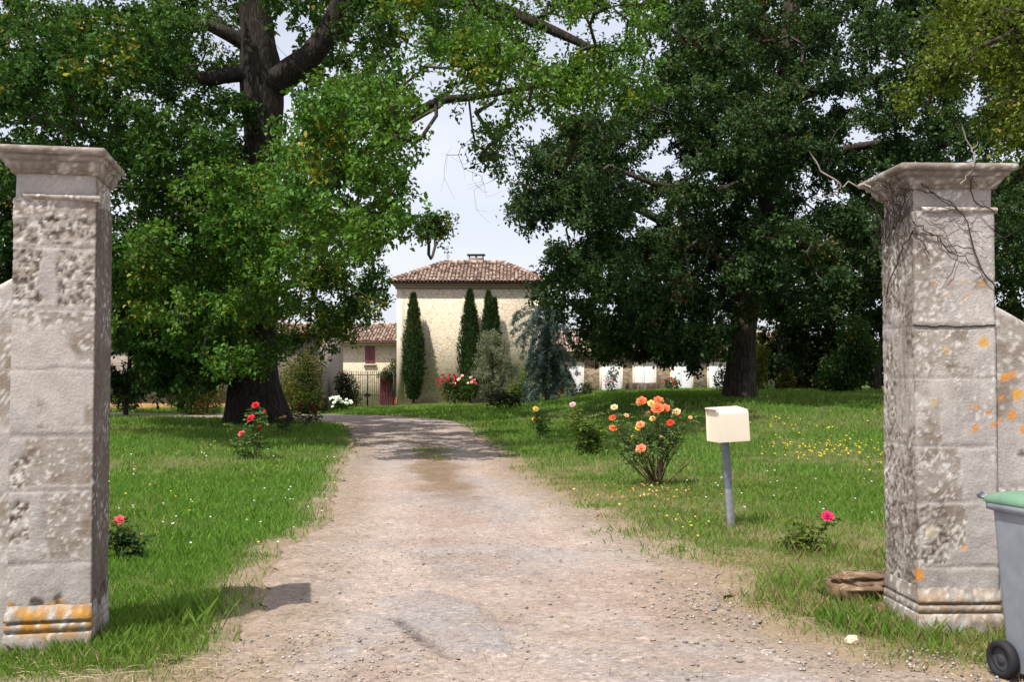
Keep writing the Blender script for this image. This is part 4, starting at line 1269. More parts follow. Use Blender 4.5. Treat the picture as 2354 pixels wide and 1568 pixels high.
class Skeleton:
    def __init__(s):
        s.p, s.r, s.par = [], [], []
        s.fixed = 0
        s.paths = []
    def limb(s, p):
        for q in p: s.p.append(q)
    def grow(s, tips, g, sag=0.0, rt=0.006, ndead=0):
        base = np.array(s.p)
        d0 = np.array([np.min(((base - t) ** 2).sum(1)) for t in tips])
        order = np.argsort(d0 + 1e6 * (np.arange(len(tips)) >= len(tips) - ndead))
        A = np.empty((len(base) + len(tips) * 7, 3)); A[:len(base)] = base
        n = len(base)
        cnt = np.zeros(len(A)); par = np.full(len(A), -1)
        segs, dirs = [], np.zeros((len(tips), 3))
        for i in order:
            t = tips[i]
            j = int(np.argmin(((A[:n] - t) ** 2).sum(1)))
            v = t - A[j]
            L = np.linalg.norm(v)
            k = int(np.clip(L / 0.35, 1, 6))
            amp = 0.13 * L
            o = g.normal(0, 1, 3) * amp + np.array([0, 0, -sag * L])
            prev = j
            ids = [j]
            for m in range(1, k + 1):
                f = m / k
                A[n] = A[j] + v * f + o * math.sin(f * math.pi) + (g.normal(0, 0.03, 3) if m < k else 0)
                par[n] = prev; prev = n; ids.append(n); n += 1
            segs.append(ids)
            dirs[i] = unit(A[ids[-1]] - A[ids[-2]])
            cnt[prev] += 0.12 if i >= len(tips) - ndead else 1
        for q in range(n - 1, len(base) - 1, -1):
            if par[q] >= 0: cnt[par[q]] += cnt[q]
        rad = rt * np.sqrt(np.maximum(cnt, 0.12))
        rad = np.minimum(rad, 0.042)
        for ids in segs:
            r = rad[ids].copy()
            if ids[0] < len(base): r[0] = r[1] * 1.15
            else: r[0] = min(r[0], r[1] * 1.6)
            s.paths.append((A[ids], r))
        return dirs

def blob_tips(poly, d0, d1, nblob, rb, ntip, g, flat=0.75, sep=0.6):
    poly = np.array(poly, float)
    lo, hi = poly.min(0), poly.max(0)
    C = []
    tries = 0
    while len(C) < nblob and tries < nblob * 60:
        tries += 1
        x, y = g.uniform(lo[0], hi[0]), g.uniform(lo[1], hi[1])
        if not inpoly(np.array([x]), np.array([y]), poly)[0]: continue
        c = at(x, y, g.uniform(d0, d1))
        if C and np.min(((np.array(C) - c) ** 2).sum(1)) < (rb * sep) ** 2: continue
        C.append(c)
    return ball_tips(np.array(C), rb, ntip, g, flat)
def ball_tips(C, rb, ntip, g, flat=0.75):
    out = []
    for c in C:
        v = unit(g.normal(0, 1, (ntip, 3))) * (g.random(ntip) ** 0.45)[:, None] * rb * g.uniform(0.7, 1.25)
        out.append(c + v * np.array([1, 1, flat]))
    return np.concatenate(out)
def dress(mb, tips, dirs, nl, L, Wd, cfun, g, spread_=0.15, up=0.55, out=0.5):
    n = len(tips)
    pos = np.repeat(tips, nl, 0)
    dr_ = np.repeat(dirs, nl, 0)
    f = g.random(n * nl)[:, None]
    pos = pos - dr_ * f * 0.30 + g.normal(0, spread_ * 0.55, (n * nl, 3))
    ax = dr_ * out + unit(g.normal(0, 1, (n * nl, 3))) * 0.9 + np.array([0, 0, -0.1])
    add_leaves(mb, pos, ax, L, Wd, cfun(pos), g, up)

def tree(name, label, loc, trunk, limbs, masses, bark, seed, group=None, flare=0.35, dead=(), rt=0.006, ridge_=0.05, feet=6, cat="tree", leafmat=None):
    g = np.random.default_rng(seed)
    loc = np.asarray(loc, float)
    root = empty(name, loc, label, cat, 0, group)
    mb = MB()
    sk = Skeleton()
    p, r = trunk_mesh(mb, trunk, seed, 44, flare, ridge_, feet)
    sk.limb(p[len(p) // 3:])
    for k, lm in enumerate(limbs):
        p, r = trunk_mesh(mb, lm, seed + 5 + k, 12 if lm[0][3] < 0.25 else 24, 0, ridge_)
        sk.limb(p[1:])
    lv = MB()
    tips = [m[0] for m in masses]
    allt = np.concatenate(tips + ([np.concatenate(dead)] if dead else []))
    dirs = sk.grow(allt, g, 0.05, rt, sum(len(q) for q in dead))
    o = 0
    for m in masses:
        k = len(m[0])
        dress(lv, m[0], dirs[o:o + k], m[1], m[2], m[3], m[4], g, *m[5:])
        o += k
    tw = MB() if limbs else mb
    nd = sum(len(q) for q in dead)
    for P, rr_ in sk.paths:
        if nd and rr_[-1] < rt * 0.5 and len(P) > 2:
            q = smooth_path(np.c_[P, np.minimum(rr_, 0.012)], 0.09)
            tw.tube(q[:, :3] + g.normal(0, 0.006, (len(q), 3)), q[:, 3], 3, (0.075, 0.063, 0.055), cap=False)
            continue
        tw.tube(P, rr_, 4 if rr_[0] > 0.02 else 3, (0.075, 0.063, 0.055), cap=False)
    if limbs:
        shift(tw, loc).build("branches", M_TWIG, root, smooth=True)
    shift(mb, loc).build("trunk", bark, root, smooth=True)
    shift(lv, loc).build("crown", leafmat or M_LEAF, root)
    return root
def P4(rows, dflt=None):
    """rows of (px, py, depth, radius) -> x, y, z, radius"""
    return [(*at(a, b, d), r) for a, b, d, r in rows]

# ------------------------------------------------------------------ the big oak at the left
g = np.random.default_rng(2024)
lo_c = lambda seed, base, alt, yel=0.015, ysc=0.5: (lambda pos: leaf_cols(pos, base, alt, np.random.default_rng(seed), 0.3, yel, seed, ysc))
LIT, LIT2, DRK, DRK2 = (0.070, 0.162, 0.027), (0.112, 0.206, 0.034), (0.042, 0.098, 0.023), (0.066, 0.130, 0.028)  # sunlit and shaded greens of one oak, light painted into leaf colour
base = gp(590, 975)
D = base[1]
trk = [(base[0], D, base[2] - 0.5, 1.02), (*at(588, 955, D), 0.98), (*at(585, 900, D), 0.86), (*at(586, 850, D), 0.74), (*at(592, 740, D), 0.62), (*at(600, 600, D), 0.57), (*at(603, 450, D), 0.57), (*at(603, 320, D), 0.58), (*at(602, 230, D), 0.67), (*at(597, 150, D), 0.62), (*at(590, 70, D), 0.52), (*at(580, -60, D), 0.46), (*at(575, -250, D + 0.4), 0.42), (*at(590, -450, D + 0.6), 0.25)]
limbs = [P4([(605, 215, D, .44), (665, 165, D - .3, .44), (712, 128, D - .6, .39), (757, 70, D - .8, .36), (795, -10, D - 1, .35), (835, -120, D - 1.5, .3), (900, -260, D - 2, .25)]),
         P4([(590, 165, D, .25), (530, 172, D - .4, .24), (470, 180, D - .8, .21), (400, 168, D - 1, .18), (335, 140, D - 1.2, .14), (250, 90, D - 1.5, .09), (150, 60, D - 2, .05)]),
         P4([(585, 110, D, .3), (520, 75, D - .2, .22), (440, 45, D - .4, .14), (340, 38, D - .6, .11), (230, 28, D - .9, .08), (100, 10, D - 1, .05)]),
         P4([(600, 480, D, .26), (520, 470, D - 1, .2), (440, 445, D - 1.6, .16), (380, 410, D - 2, .12), (300, 380, D - 2.4, .08), (180, 330, D - 2.4, .05)]),
         P4([(605, 500, D, .26), (690, 470, D - 2, .2), (780, 390, D - 4, .17), (860, 335, D - 5, .14), (940, 270, D - 6, .12), (1010, 232, D - 6.8, .11), (1090, 222, D - 7.4, .09), (1190, 205, D - 8, .07), (1300, 190, D - 8, .05)]),
         P4([(600, 590, D, .22), (690, 550, D - 2, .17), (790, 510, D - 3.4, .13), (880, 465, D - 4, .10), (935, 500, D - 4.4, .07), (1000, 535, D - 4.6, .05)]),
         P4([(595, 610, D, .22), (560, 590, D - 2, .18), (500, 600, D - 3.6, .14), (430, 620, D - 5, .09), (360, 640, D - 6, .05)]),
         P4([(600, 680, D, .2), (680, 650, D + .5, .14), (760, 640, D + .4, .1), (840, 680, D, .06), (850, 750, D, .03)]),
         P4([(800, -60, D - 1.2, .32), (900, -30, D - 3.5, .24), (1010, 0, D - 6, .2), (1120, 10, D - 7.6, .16), (1250, 60, D - 8.6, .12), (1380, 120, D - 9, .07)]),
         P4([(590, 720, D, .16), (520, 700, D + 1.4, .1), (430, 720, D + 2.4, .06)]),
         P4([(575, -100, D, .3), (420, -200, D - 1, .22), (250, -250, D - 2, .14)]),
         P4([(578, -200, D, .3), (680, -380, D - 1, .2), (800, -520, D - 2, .1)])]
mA = blob_tips([(735, 190), (810, 160), (930, 200), (970, 300), (945, 400), (1000, 440), (985, 475), (930, 495), (890, 560), (760, 570), (650, 560), (660, 420), (690, 270)], 17.5, 25.5, 46, 0.75, 20, g)
mB = blob_tips([(480, 400), (640, 340), (730, 420), (720, 520), (700, 660), (640, 750), (650, 820), (520, 840), (400, 800), (330, 750), (265, 660), (300, 580), (420, 520)], 21, 28, 66, 0.72, 19, g)
mC = blob_tips([(680, 560), (870, 560), (900, 600), (870, 650), (875, 700), (825, 730), (815, 765), (780, 825), (735, 790), (680, 800), (660, 700)], 27.5, 32, 38, 0.58, 16, g)
mD = blob_tips([(0, 0), (420, 0), (450, 120), (490, 300), (540, 420), (560, 560), (420, 560), (260, 620), (250, 400), (-60, 420), (-60, 0)], 22, 32, 118, 0.85, 21, g)
mD3 = blob_tips([(400, 100), (520, 190), (570, 260), (580, 480), (480, 420), (430, 300)], 31, 35, 24, 0.7, 15, g)
mD2 = blob_tips([(250, 560), (560, 540), (570, 760), (520, 850), (450, 900), (380, 890), (330, 840), (250, 760)], 30, 34, 84, 0.7, 17, g)
mG = np.r_[blob_tips([(900, -120), (1210, -120), (1210, 290), (1130, 300), (1080, 240), (990, 225), (930, 215), (920, 170), (960, 120), (1010, 60), (900, 10)], 18, 24, 44, 0.62, 18, g), blob_tips([(1200, -120), (1500, -120), (1540, 180), (1490, 245), (1400, 250), (1300, 235), (1220, 290)], 20.5, 26.5, 48, 0.64, 18, g)]
mH = blob_tips([(1090, 290), (1220, 280), (1200, 330), (1130, 400), (1100, 390)], 19, 23, 9, 0.42, 10, g)
mS = blob_tips([(760, 40), (900, 20), (930, 120), (860, 200), (780, 150)], 27, 31, 7, 0.5, 13, g)
mS2 = blob_tips([(430, 0), (540, 0), (530, 170), (440, 130)], 33, 36, 12, 0.5, 9, g)
mT = ball_tips(np.array([at(1000, 530, 25.6), at(978, 520, 25.6), at(1020, 518, 25.4)]), 0.34, 26, g, 0.9)
C = []
while len(C) < 62:
    v = g.uniform(-1, 1, 3)
    if 0.35 < np.linalg.norm(v) < 1: C.append(np.array([-6.8, D + 1.5, 15.0]) + v * np.array([9.0, 7.5, 3.6]))
mU = ball_tips(np.array(C), 1.25, 18, g)
dead = [np.array([at(x, y, d) for x, y, d in zip(g.normal(px, 26, n), g.uniform(y0, y1, n), g.uniform(20.5, 22.5, n))]) for px, y0, y1, n in ((1075, 250, 440, 22), (1040, 330, 470, 12), (1115, 380, 520, 14), (955, 60, 130, 10), (620, 0, 100, 14))]
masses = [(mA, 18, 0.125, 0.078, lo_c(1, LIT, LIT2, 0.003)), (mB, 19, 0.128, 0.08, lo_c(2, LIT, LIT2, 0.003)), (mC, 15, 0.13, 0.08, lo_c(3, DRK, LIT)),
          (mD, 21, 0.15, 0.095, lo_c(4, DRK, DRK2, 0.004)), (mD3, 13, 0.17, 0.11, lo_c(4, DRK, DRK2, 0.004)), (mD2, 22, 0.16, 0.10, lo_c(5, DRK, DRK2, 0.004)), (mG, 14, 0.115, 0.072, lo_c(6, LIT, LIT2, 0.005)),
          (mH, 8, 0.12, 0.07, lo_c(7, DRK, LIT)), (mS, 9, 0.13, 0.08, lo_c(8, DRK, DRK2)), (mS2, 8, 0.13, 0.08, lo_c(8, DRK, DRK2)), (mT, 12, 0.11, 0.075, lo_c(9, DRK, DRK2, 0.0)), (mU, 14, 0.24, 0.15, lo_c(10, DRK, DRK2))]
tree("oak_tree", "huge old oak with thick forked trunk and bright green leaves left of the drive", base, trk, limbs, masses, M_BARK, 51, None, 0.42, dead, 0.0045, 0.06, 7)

# ------------------------------------------------------------------ the dark oak at the right
g = np.random.default_rng(77)
HD, HD2 = (0.038, 0.076, 0.029), (0.064, 0.116, 0.042)
HB = lambda seed: (lambda pos: leaf_cols(pos, HD, HD2, np.random.default_rng(seed), 0.35, 0.006, seed, 0.5, (0.13, 0.10, 0.04)))
base = gp(1698, 914)
D = base[1]
trk = [(base[0], D, base[2] - 0.4, 0.56), (*at(1700, 890, D), 0.53), (*at(1704, 830, D), 0.47), (*at(1710, 740, D), 0.44), (*at(1730, 620, D), 0.42), (*at(1765, 480, D), 0.38), (*at(1787, 370, D), 0.36), (*at(1800, 240, D), 0.33), (*at(1815, 80, D), 0.29), (*at(1822, -80, D), 0.24), (*at(1800, -350, D), 0.12)]
limbs = [P4([(1722, 650, D, .24), (1640, 590, D - 1, .19), (1540, 520, D - 1.6, .15), (1440, 470, D - 2, .11), (1330, 440, D - 2, .07), (1240, 430, D - 2, .04)]),
         P4([(1712, 720, D, .2), (1620, 690, D + .4, .15), (1500, 680, D + .6, .11), (1400, 690, D + .4, .08), (1310, 690, D, .05)]),
         P4([(1785, 380, D, .22), (1690, 430, D - 2, .17), (1600, 440, D - 3, .13), (1500, 420, D - 4, .09), (1400, 380, D - 4, .05)]),
         P4([(1800, 250, D, .2), (1700, 180, D + .6, .14), (1600, 130, D + .6, .09), (1540, 60, D + .4, .05)]),
         P4([(1800, 240, D, .2), (1900, 200, D - 1, .14), (2040, 170, D - 2, .1), (2200, 120, D - 2, .06)]),
         P4([(1780, 400, D, .22), (1880, 360, D - 1.5, .16), (2020, 330, D - 3, .12), (2180, 330, D - 4, .08), (2330, 300, D - 4, .05)]),
         P4([(1745, 560, D, .22), (1850, 570, D - 1.5, .16), (1980, 560, D - 3, .11), (2120, 580, D - 3, .07), (2280, 560, D - 3, .04)]),
         P4([(1725, 640, D, .18), (1700, 600, D - 2.5, .13), (1670, 600, D - 4.4, .08)]),
         P4([(1790, 330, D, .18), (1790, 290, D - 2.6, .12), (1770, 280, D - 4.6, .07)]),
         P4([(1712, 700, D, .16), (1790, 680, D + 2.5, .1), (1880, 690, D + 4, .06)])]
PR = [(1185, 425), (1250, 320), (1340, 270), (1450, 260), (1530, 120), (1560, -60), (2420, -60), (2420, 650), (2040, 660), (1960, 740), (1850, 740), (1780, 700), (1650, 720), (1560, 730), (1450, 700), (1330, 640), (1290, 590), (1240, 530), (1170, 490)]
mR = blob_tips(PR, 28, 38, 330, 0.82, 20, g)
mF = blob_tips(PR, 27.2, 29.5, 64, 0.72, 20, g)
mL = blob_tips([(1250, 600), (1290, 560), (1460, 690), (1440, 760), (1350, 760), (1290, 730), (1225, 690)], 30, 36, 26, 0.52, 13, g)
mL2 = blob_tips([(1330, 730), (1440, 720), (1640, 730), (1680, 790), (1600, 855), (1560, 865), (1500, 810), (1430, 850), (1390, 840)], 29, 36, 36, 0.5, 15, g)
mL3 = blob_tips([(1440, 680), (1740, 690), (1690, 820), (1560, 820), (1420, 800), (1400, 730)], 30, 37, 48, 0.62, 16, g)
mL3 = np.r_[mL3, blob_tips([(1315, 720), (1400, 710), (1410, 830), (1335, 825)], 31, 35, 9, 0.5, 15, g)]
mE = blob_tips([(1150, 430), (1200, 400), (1260, 520), (1180, 510)], 29, 33, 7, 0.45, 13, g)
C = []
while len(C) < 50:
    v = g.uniform(-1, 1, 3)
    if np.linalg.norm(v) < 1: C.append(np.array([9.5, D + 0.5, 16.0]) + v * np.array([7.5, 6.0, 3.2]))
mU = ball_tips(np.array(C), 1.3, 18, g)
dead = [np.array([at(x, y, d) for x, y, d in zip(g.uniform(x0, x1, n), g.uniform(y0, y1, n), g.uniform(26.5, 27.6, n))]) for x0, x1, y0, y1, n in ((1520, 1640, 150, 240, 5), (1850, 1890, 40, 140, 4), (1870, 1960, 330, 430, 7))]
mR2 = blob_tips([(1190, 430), (1250, 320), (1340, 260), (1520, 200), (1620, 60), (1760, 60), (1760, 640), (1560, 680), (1400, 620), (1290, 580), (1200, 490)], 33, 38, 130, 0.8, 17, g)
masses = [(mR2, 20, 0.15, 0.095, HB(29)), (mR, 22, 0.148, 0.092, HB(21)), (mF, 22, 0.135, 0.08, HB(22)), (mL, 13, 0.15, 0.095, HB(23)), (mL2, 15, 0.15, 0.095, HB(24)), (mL3, 14, 0.16, 0.10, HB(27)), (mE, 9, 0.12, 0.07, HB(25)), (mU, 14, 0.24, 0.15, HB(26))]
tree("oak_tree", "dense dark green oak with reddish brown trunk on the lawn before the barn", base, trk, limbs, masses, M_BARK2, 61, None, 0.35, dead, 0.0055, 0.05, 5)

# ------------------------------------------------------------------ the wood and lone trees
def plain_tree(label, px, py, d, polys, cols, seed, leaf=(0.2, 0.13), rtr=0.2, name="tree", group=None, nl=13, lean=0, hub=None, flare=0.3, blob=(0.9, 17), dens=1.0):
    g = np.random.default_rng(seed)
    b = at(px, py, d)
    b[2] = tz(b[0], b[1])
    masses = []
    ctop = None
    for poly, d0, d1, n in polys:
        m = blob_tips(poly, d0, d1, int(n * dens), blob[0], blob[1], g)
        masses.append((m, nl, leaf[0], leaf[1], lambda pos, s=seed: leaf_cols(pos, cols[0], cols[1], np.random.default_rng(s), 0.3, 0.01, s, 0.6, cols[2] if len(cols) > 2 else (0.3, 0.25, 0.05))))
        ctop = m if ctop is None else np.r_[ctop, m]
    c = ctop.mean(0)
    top = ctop[:, 2].max()
    q = hub if hub is not None else c
    trk = [(b[0], b[1], b[2] - 0.3, rtr), (b[0] + lean, b[1], b[2] + 0.7, rtr * 0.9), ((b[0] * 2 + q[0]) / 3 + lean, (b[1] * 2 + q[1]) / 3, b[2] + (q[2] - b[2]) * 0.45, rtr * 0.78), (q[0], q[1], q[2], rtr * 0.55), (q[0] * 0.7 + c[0] * 0.3, q[1] * 0.7 + c[1] * 0.3, max(top * 0.9, q[2] + 0.3), rtr * 0.2)]
    return tree(name, label, b, trk, [], masses, M_BARK2, seed, group, flare, (), 0.006)
WD, WD2 = (0.032, 0.060, 0.022), (0.060, 0.100, 0.030)
def box_(x0, y0, x1, y1): return [(x0, y0), (x1, y0), (x1, y1), (x0, y1)]
grp = "trees of the dark wood behind the right lawn"
plain_tree("shadowy tree of the wood standing just right of the dark oak's trunk", 1790, 902, 46, [(box_(1735, 520, 1880, 850), 45, 49, 48), (box_(1740, 760, 1850, 890), 46, 50, 14)], (WD, WD2), 201, rtr=0.16, group=grp)
plain_tree("shadowy tree of the wood left of the laurel thicket with slim bare trunk", 1880, 900, 48, [(box_(1850, 480, 2000, 830), 46, 51, 54), (box_(1830, 740, 1930, 880), 48, 51, 16)], (WD, WD2), 202, rtr=0.14, group=grp)
plain_tree("tall tree of the wood with a reddish trunk showing at the right pillar's edge", 2018, 905, 45, [(box_(1980, 420, 2130, 760), 43, 48, 50)], (WD, WD2), 203, rtr=0.16, group=grp)
plain_tree("leafy tree of the wood seen between the right pillar and the photo's edge", 2230, 905, 44, [(box_(2120, 380, 2420, 690), 42, 47, 74)], (WD, WD2), 204, rtr=0.2, group=grp)
plain_tree("deepest tree of the wood filling the gap behind the laurel thicket", 1960, 893, 54, [(box_(1700, 560, 2080, 890), 52, 57, 95)], (WD, WD2), 210, rtr=0.2, group=grp)
plain_tree("low bushy tree of the wood hidden behind the right pillar and its wall", 2330, 905, 47, [(box_(2020, 700, 2460, 880), 45, 50, 64)], (WD, WD2), 205, rtr=0.15, group=grp)
plain_tree("dark leafy tree seen past the outer edge of the left pillar", 20, 940, 36, [(box_(-120, 330, 150, 900), 34, 38, 90)], (WD, DRK), 206, rtr=0.22, blob=(0.85, 17))
plain_tree("slender dark tree between the left pillar and the golden shrub", 290, 948, 40, [([(250, 620), (340, 600), (390, 800), (340, 850), (300, 780), (250, 800)], 38.5, 41.5, 34), ([(250, 860), (330, 850), (330, 900), (250, 905)], 39, 41, 9)], (WD, DRK2), 207, rtr=0.09, blob=(0.65, 15))
YG, YG2 = (0.095, 0.135, 0.022), (0.145, 0.19, 0.03)
plain_tree("yellow green feathery tree reaching in at the top right corner", 3050, 900, 13.5, [([(2130, 30), (2220, -20), (2420, -40), (2420, 360), (2340, 340), (2285, 270), (2330, 200), (2250, 150), (2160, 130)], 12.5, 16, 58), (box_(2420, -300, 2900, 500), 12, 17, 70), ([(2100, 110), (2240, 120), (2200, 200), (2060, 260)], 14, 16, 5)], (YG, YG2), 208, leaf=(0.08, 0.045), rtr=0.2, nl=14, blob=(0.42, 20), hub=at(2750, 120, 14))

# ------------------------------------------------------------------ cypresses against the house
def cypress(label, x, y, h, r, seed, n=7200, tops=1):
    g = np.random.default_rng(seed)
    z0 = tz(x, y)
    root = empty("cypress", (x, y, z0), label, "cypress", 0, "columnar cypresses against the square house")
    def prof(t):
        return r * np.clip(0.42 + 2.2 * t, 0, 1) * np.clip((1 - t) * 1.9, 0, 1) ** 0.75
    mb = MB()
    mb.tube([(0, 0, -0.2), (0.02, 0, 0.3), (0, 0, h * 0.7)], [0.09, 0.075, 0.03], 8, (0.10, 0.075, 0.06))
    mb.build("trunk", M_TWIG, root, smooth=True)
    lv = MB()
    t = g.random(n) ** 0.9 * 0.985 + 0.01
    a = g.uniform(0, 2 * np.pi, n)
    dep = g.random(n) ** 0.35 * np.where(g.random(n) < 0.12, 1.18, 1.0)
    k = 0.6 + 0.8 * fbm(np.c_[np.cos(a) * 2, np.sin(a) * 2, t * h * 1.3], 3, seed)
    rad = prof(t) * dep * k
    z = 0.16 + t * (h - 0.25)
    pos = np.c_[rad * np.cos(a), rad * np.sin(a), z]
    ax = np.c_[np.cos(a) * 0.35, np.sin(a) * 0.35, np.full(n, 1.0)] + g.normal(0, 0.32, (n, 3))
    c = leaf_cols(pos, (0.030, 0.058, 0.018), (0.058, 0.098, 0.028), g, 0.3, 0.004, seed, 0.5, (0.11, 0.10, 0.03))
    L = 0.20
    axis = unit(ax)
    nr = unit(np.c_[np.cos(a), np.sin(a), np.full(n, 0.5)] + g.normal(0, 0.4, (n, 3)))
    nr = unit(nr - axis * (nr * axis).sum(1, keepdims=True))
    sd = np.cross(axis, nr)
    Ls, W_ = (L * g.uniform(0.6, 1.5, n))[:, None], 0.055
    v = np.stack([pos, pos + axis * Ls * 0.5 + sd * W_ * 0.5, pos + axis * Ls, pos + axis * Ls * 0.5 - sd * W_ * 0.5], 1)
    lv.add(v.reshape(-1, 3), np.arange(n * 4).reshape(n, 4), np.repeat(c, 4, 0))
    th = np.linspace(0, 2 * np.pi, 17); tt = np.linspace(0.02, 0.97, 40)
    T, S = np.meshgrid(th, tt, indexing='ij')
    k = 0.6 + 0.8 * fbm(np.c_[np.cos(T).ravel() * 2, np.sin(T).ravel() * 2, S.ravel() * h * 1.3], 3, seed).reshape(T.shape)
    Rr = prof(S) * k * 0.72
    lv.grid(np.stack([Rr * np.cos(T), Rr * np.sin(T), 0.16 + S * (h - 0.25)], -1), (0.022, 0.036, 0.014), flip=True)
    lv.build("foliage", M_LEAF, root)
def cx(px, d): return (px - 1177) / F * d
cypress("narrow pointed cypress standing alone near the left corner of the square house", cx(950, 56.2), 56.2, 6.1, 0.60, 1, 8200)
cypress("taller column of the pair of cypresses, its foot behind the red rose bush", cx(1080, 56.2), 56.2, 6.25, 0.64, 2, 8200)
cypress("cypress with a split top rising behind the grey olive tree", cx(1123, 56.3), 56.3, 6.15, 0.50, 3, 6200)
cypress("short side spire leaning on the cypress with the split top", cx(1137, 56.3), 56.3, 5.75, 0.42, 4, 4200)

# ------------------------------------------------------------------ bushes
def bush(name, label, cat, loc, ells, n, L, Wd, cols, seed, flowers=(), stems=7, group=None, up=0.5, nleaf_out=0.6, yel=0.01, fl_label=None, srad=0.012):
    g = np.random.default_rng(seed)
    root = empty(name, loc, label, cat, 0, group)
    E = np.array(ells, float)
    w_ = (E[:, 3] * E[:, 4] * E[:, 5]) ** 0.67
    k = g.choice(len(E), n, p=w_ / w_.sum())
    v = unit(g.normal(0, 1, (n, 3)))
    rr_ = g.random(n) ** 0.4
    bump_ = 0.75 + 0.5 * fbm(v * 1.7 + E[k, :3], 3, seed)
    pos = E[k, :3] + v * (rr_ * bump_)[:, None] * E[k, 3:6]
    pos[:, 2] = np.maximum(pos[:, 2], 0.02)
    lv = MB()
    ax = v * nleaf_out + unit(g.normal(0, 1, (n, 3))) * 0.7
    add_leaves(lv, pos, ax, L, Wd, leaf_cols(pos * 2, cols[0], cols[1], g, 0.3, yel, seed), g, up)
    st = MB()
    for i in range(stems):
        j = g.integers(n)
        t = pos[j]
        b = np.array([g.normal(0, 0.05), g.normal(0, 0.05), -0.1])
        m = b + (t - b) * 0.5 + g.normal(0, 0.06, 3) * np.linalg.norm(t)
        st.tube(smooth_path(np.array([b, m, t]), 0.15), np.linspace(srad, srad * 0.35, len(smooth_path(np.array([b, m, t]), 0.15))), 5, (0.10, 0.08, 0.055))
    st.build("stems", M_TWIG, root, smooth=True)
    lv.build("foliage", M_LEAF, root)
    for q in flowers:
        bloom(root, *q, g)
    return root
def bloom(parent, p, r, col, g, edge=None, face=None):
    """a full rose: whorls of cupped petals"""
    mb = MB()
    face = unit(np.array([g.uniform(-0.4, 0.3), -0.75, 0.75]) if face is None else np.array(face, float))
    M = Vector(face).to_track_quat('Z', 'Y').to_matrix()
    col = np.array(col, float)
    edge = col * np.array([1.15, 1.25, 1.25]) if edge is None else np.array(edge, float)
    for ring_, (n, rad, tilt_, hgt) in enumerate(((6, 1.0, 1.05, 0.0), (6, 0.80, 0.75, 0.08), (5, 0.58, 0.48, 0.16), (4, 0.36, 0.25, 0.22))):
        for k in range(n):
            a = 2 * np.pi * (k + 0.5 * (ring_ % 2)) / n + g.uniform(-0.12, 0.12)
            s = np.linspace(0, 1, 5); u_ = np.linspace(-1, 1, 5)
            S_, U_ = np.meshgrid(s, u_, indexing='ij')
            wd = rad * 0.62 * np.sin(np.clip(S_, 0.06, 1) * 2.2) ** 0.7
            out = rad * S_ * np.sin(tilt_ * (0.55 + 0.45 * S_)) + 0.05 * rad
            up_ = rad * S_ * np.cos(tilt_ * (0.5 + 0.6 * S_)) * 0.8 + hgt + 0.12 * rad * U_ ** 2 + g.uniform(-0.04, 0.04)
            x = out * np.cos(a) - U_ * wd * np.sin(a)
            y = out * np.sin(a) + U_ * wd * np.cos(a)
            P = np.stack([x, y, up_ - 0.35], -1) * r
            P = P.reshape(-1, 3) @ np.array(M).T + np.array(p)
            kk = sm(0.5, 1, S_).reshape(-1, 1)
            c = col * (1 - kk) + edge * kk
            mb.grid(P.reshape(5, 5, 3), np.clip(c * g.uniform(0.85, 1.1), 0, 0.95))
    return mb.build("flower", M_PETAL, parent, smooth=True)

def rose(label, px, py, stems, cols, seed, leaf=0.045, nleaf=26, group=None, rs=0.006, extra=(), name="rose_bush", loc=None, ltop=0.35):
    """stems: (px, py of the tip, depth offset, flower or None); flower = (radius px, colour, edge)"""
    g = np.random.default_rng(seed)
    b = gp(px, py) if loc is None else loc
    d = b[1]
    root = empty(name, b, label, "rose bush", 0, group)
    st, lv = MB(), MB()
    T = []
    for (tx, ty, dd, fl) in stems:
        t = at(tx, ty, d + dd) - b
        b0 = np.array([g.normal(0, 0.025), g.normal(0, 0.025), -0.03])
        m1 = b0 + (t - b0) * 0.4 + np.array([g.normal(0, 0.03), g.normal(0, 0.03), 0.02 + 0.10 * t[2] - 0.2 * abs(t[0])])
        P = smooth_path(np.array([b0, m1, b0 + (t - b0) * 0.75 + g.normal(0, 0.02, 3), t]), 0.05)
        st.tube(P, np.linspace(rs * 1.3, rs * 0.45, len(P)), 6, np.array([0.12, 0.085, 0.05]) * g.uniform(0.7, 1.2))
        T.append((t, fl))
        n = int(nleaf * 1.7 * g.uniform(0.7, 1.3)); leaf_ = leaf * 1.35
        f = ltop + (1 - ltop) * g.random(n) ** 0.8
        q = P[np.clip((f * (len(P) - 1)).astype(int), 0, len(P) - 1)]
        for c0 in q:                              # a compound leaf: leaflets in pairs along a stalk
            a = unit(g.normal(0, 1, 3) * np.array([1, 1, 0.5]))
            ln = leaf_ * 2.2 * g.uniform(0.6, 1.2)
            e = c0 + a * ln
            st.tube([c0, (c0 + e) / 2 + [0, 0, 0.008], e], 0.0015, 3, (0.10, 0.13, 0.04))
            sd = unit(np.cross(a, [0, 0, 1]) + 1e-6)
            pp = np.array([c0 + a * ln * 0.45, c0 + a * ln * 0.45, c0 + a * ln * 0.8, c0 + a * ln * 0.8, e])
            aa = np.array([a * .5 + sd, a * .5 - sd, a * .6 + sd, a * .6 - sd, a])
            add_leaves(lv, pp, aa, leaf_, leaf_ * 0.72, leaf_cols((pp + b) * 3, cols[0], cols[1], g, 0.3, 0.03, seed), g, 0.6, 0.15)
    st.build("stems", M_TWIG, root, smooth=True)
    lv.build("foliage", M_LEAF, root)
    for t, fl in T:
        if fl:
            bloom(root, t, fl[0] * 0.86 / F * d, fl[1], g, fl[2] if len(fl) > 2 else None)
    return root
RL, RL2 = (0.075, 0.14, 0.048), (0.12, 0.205, 0.065)
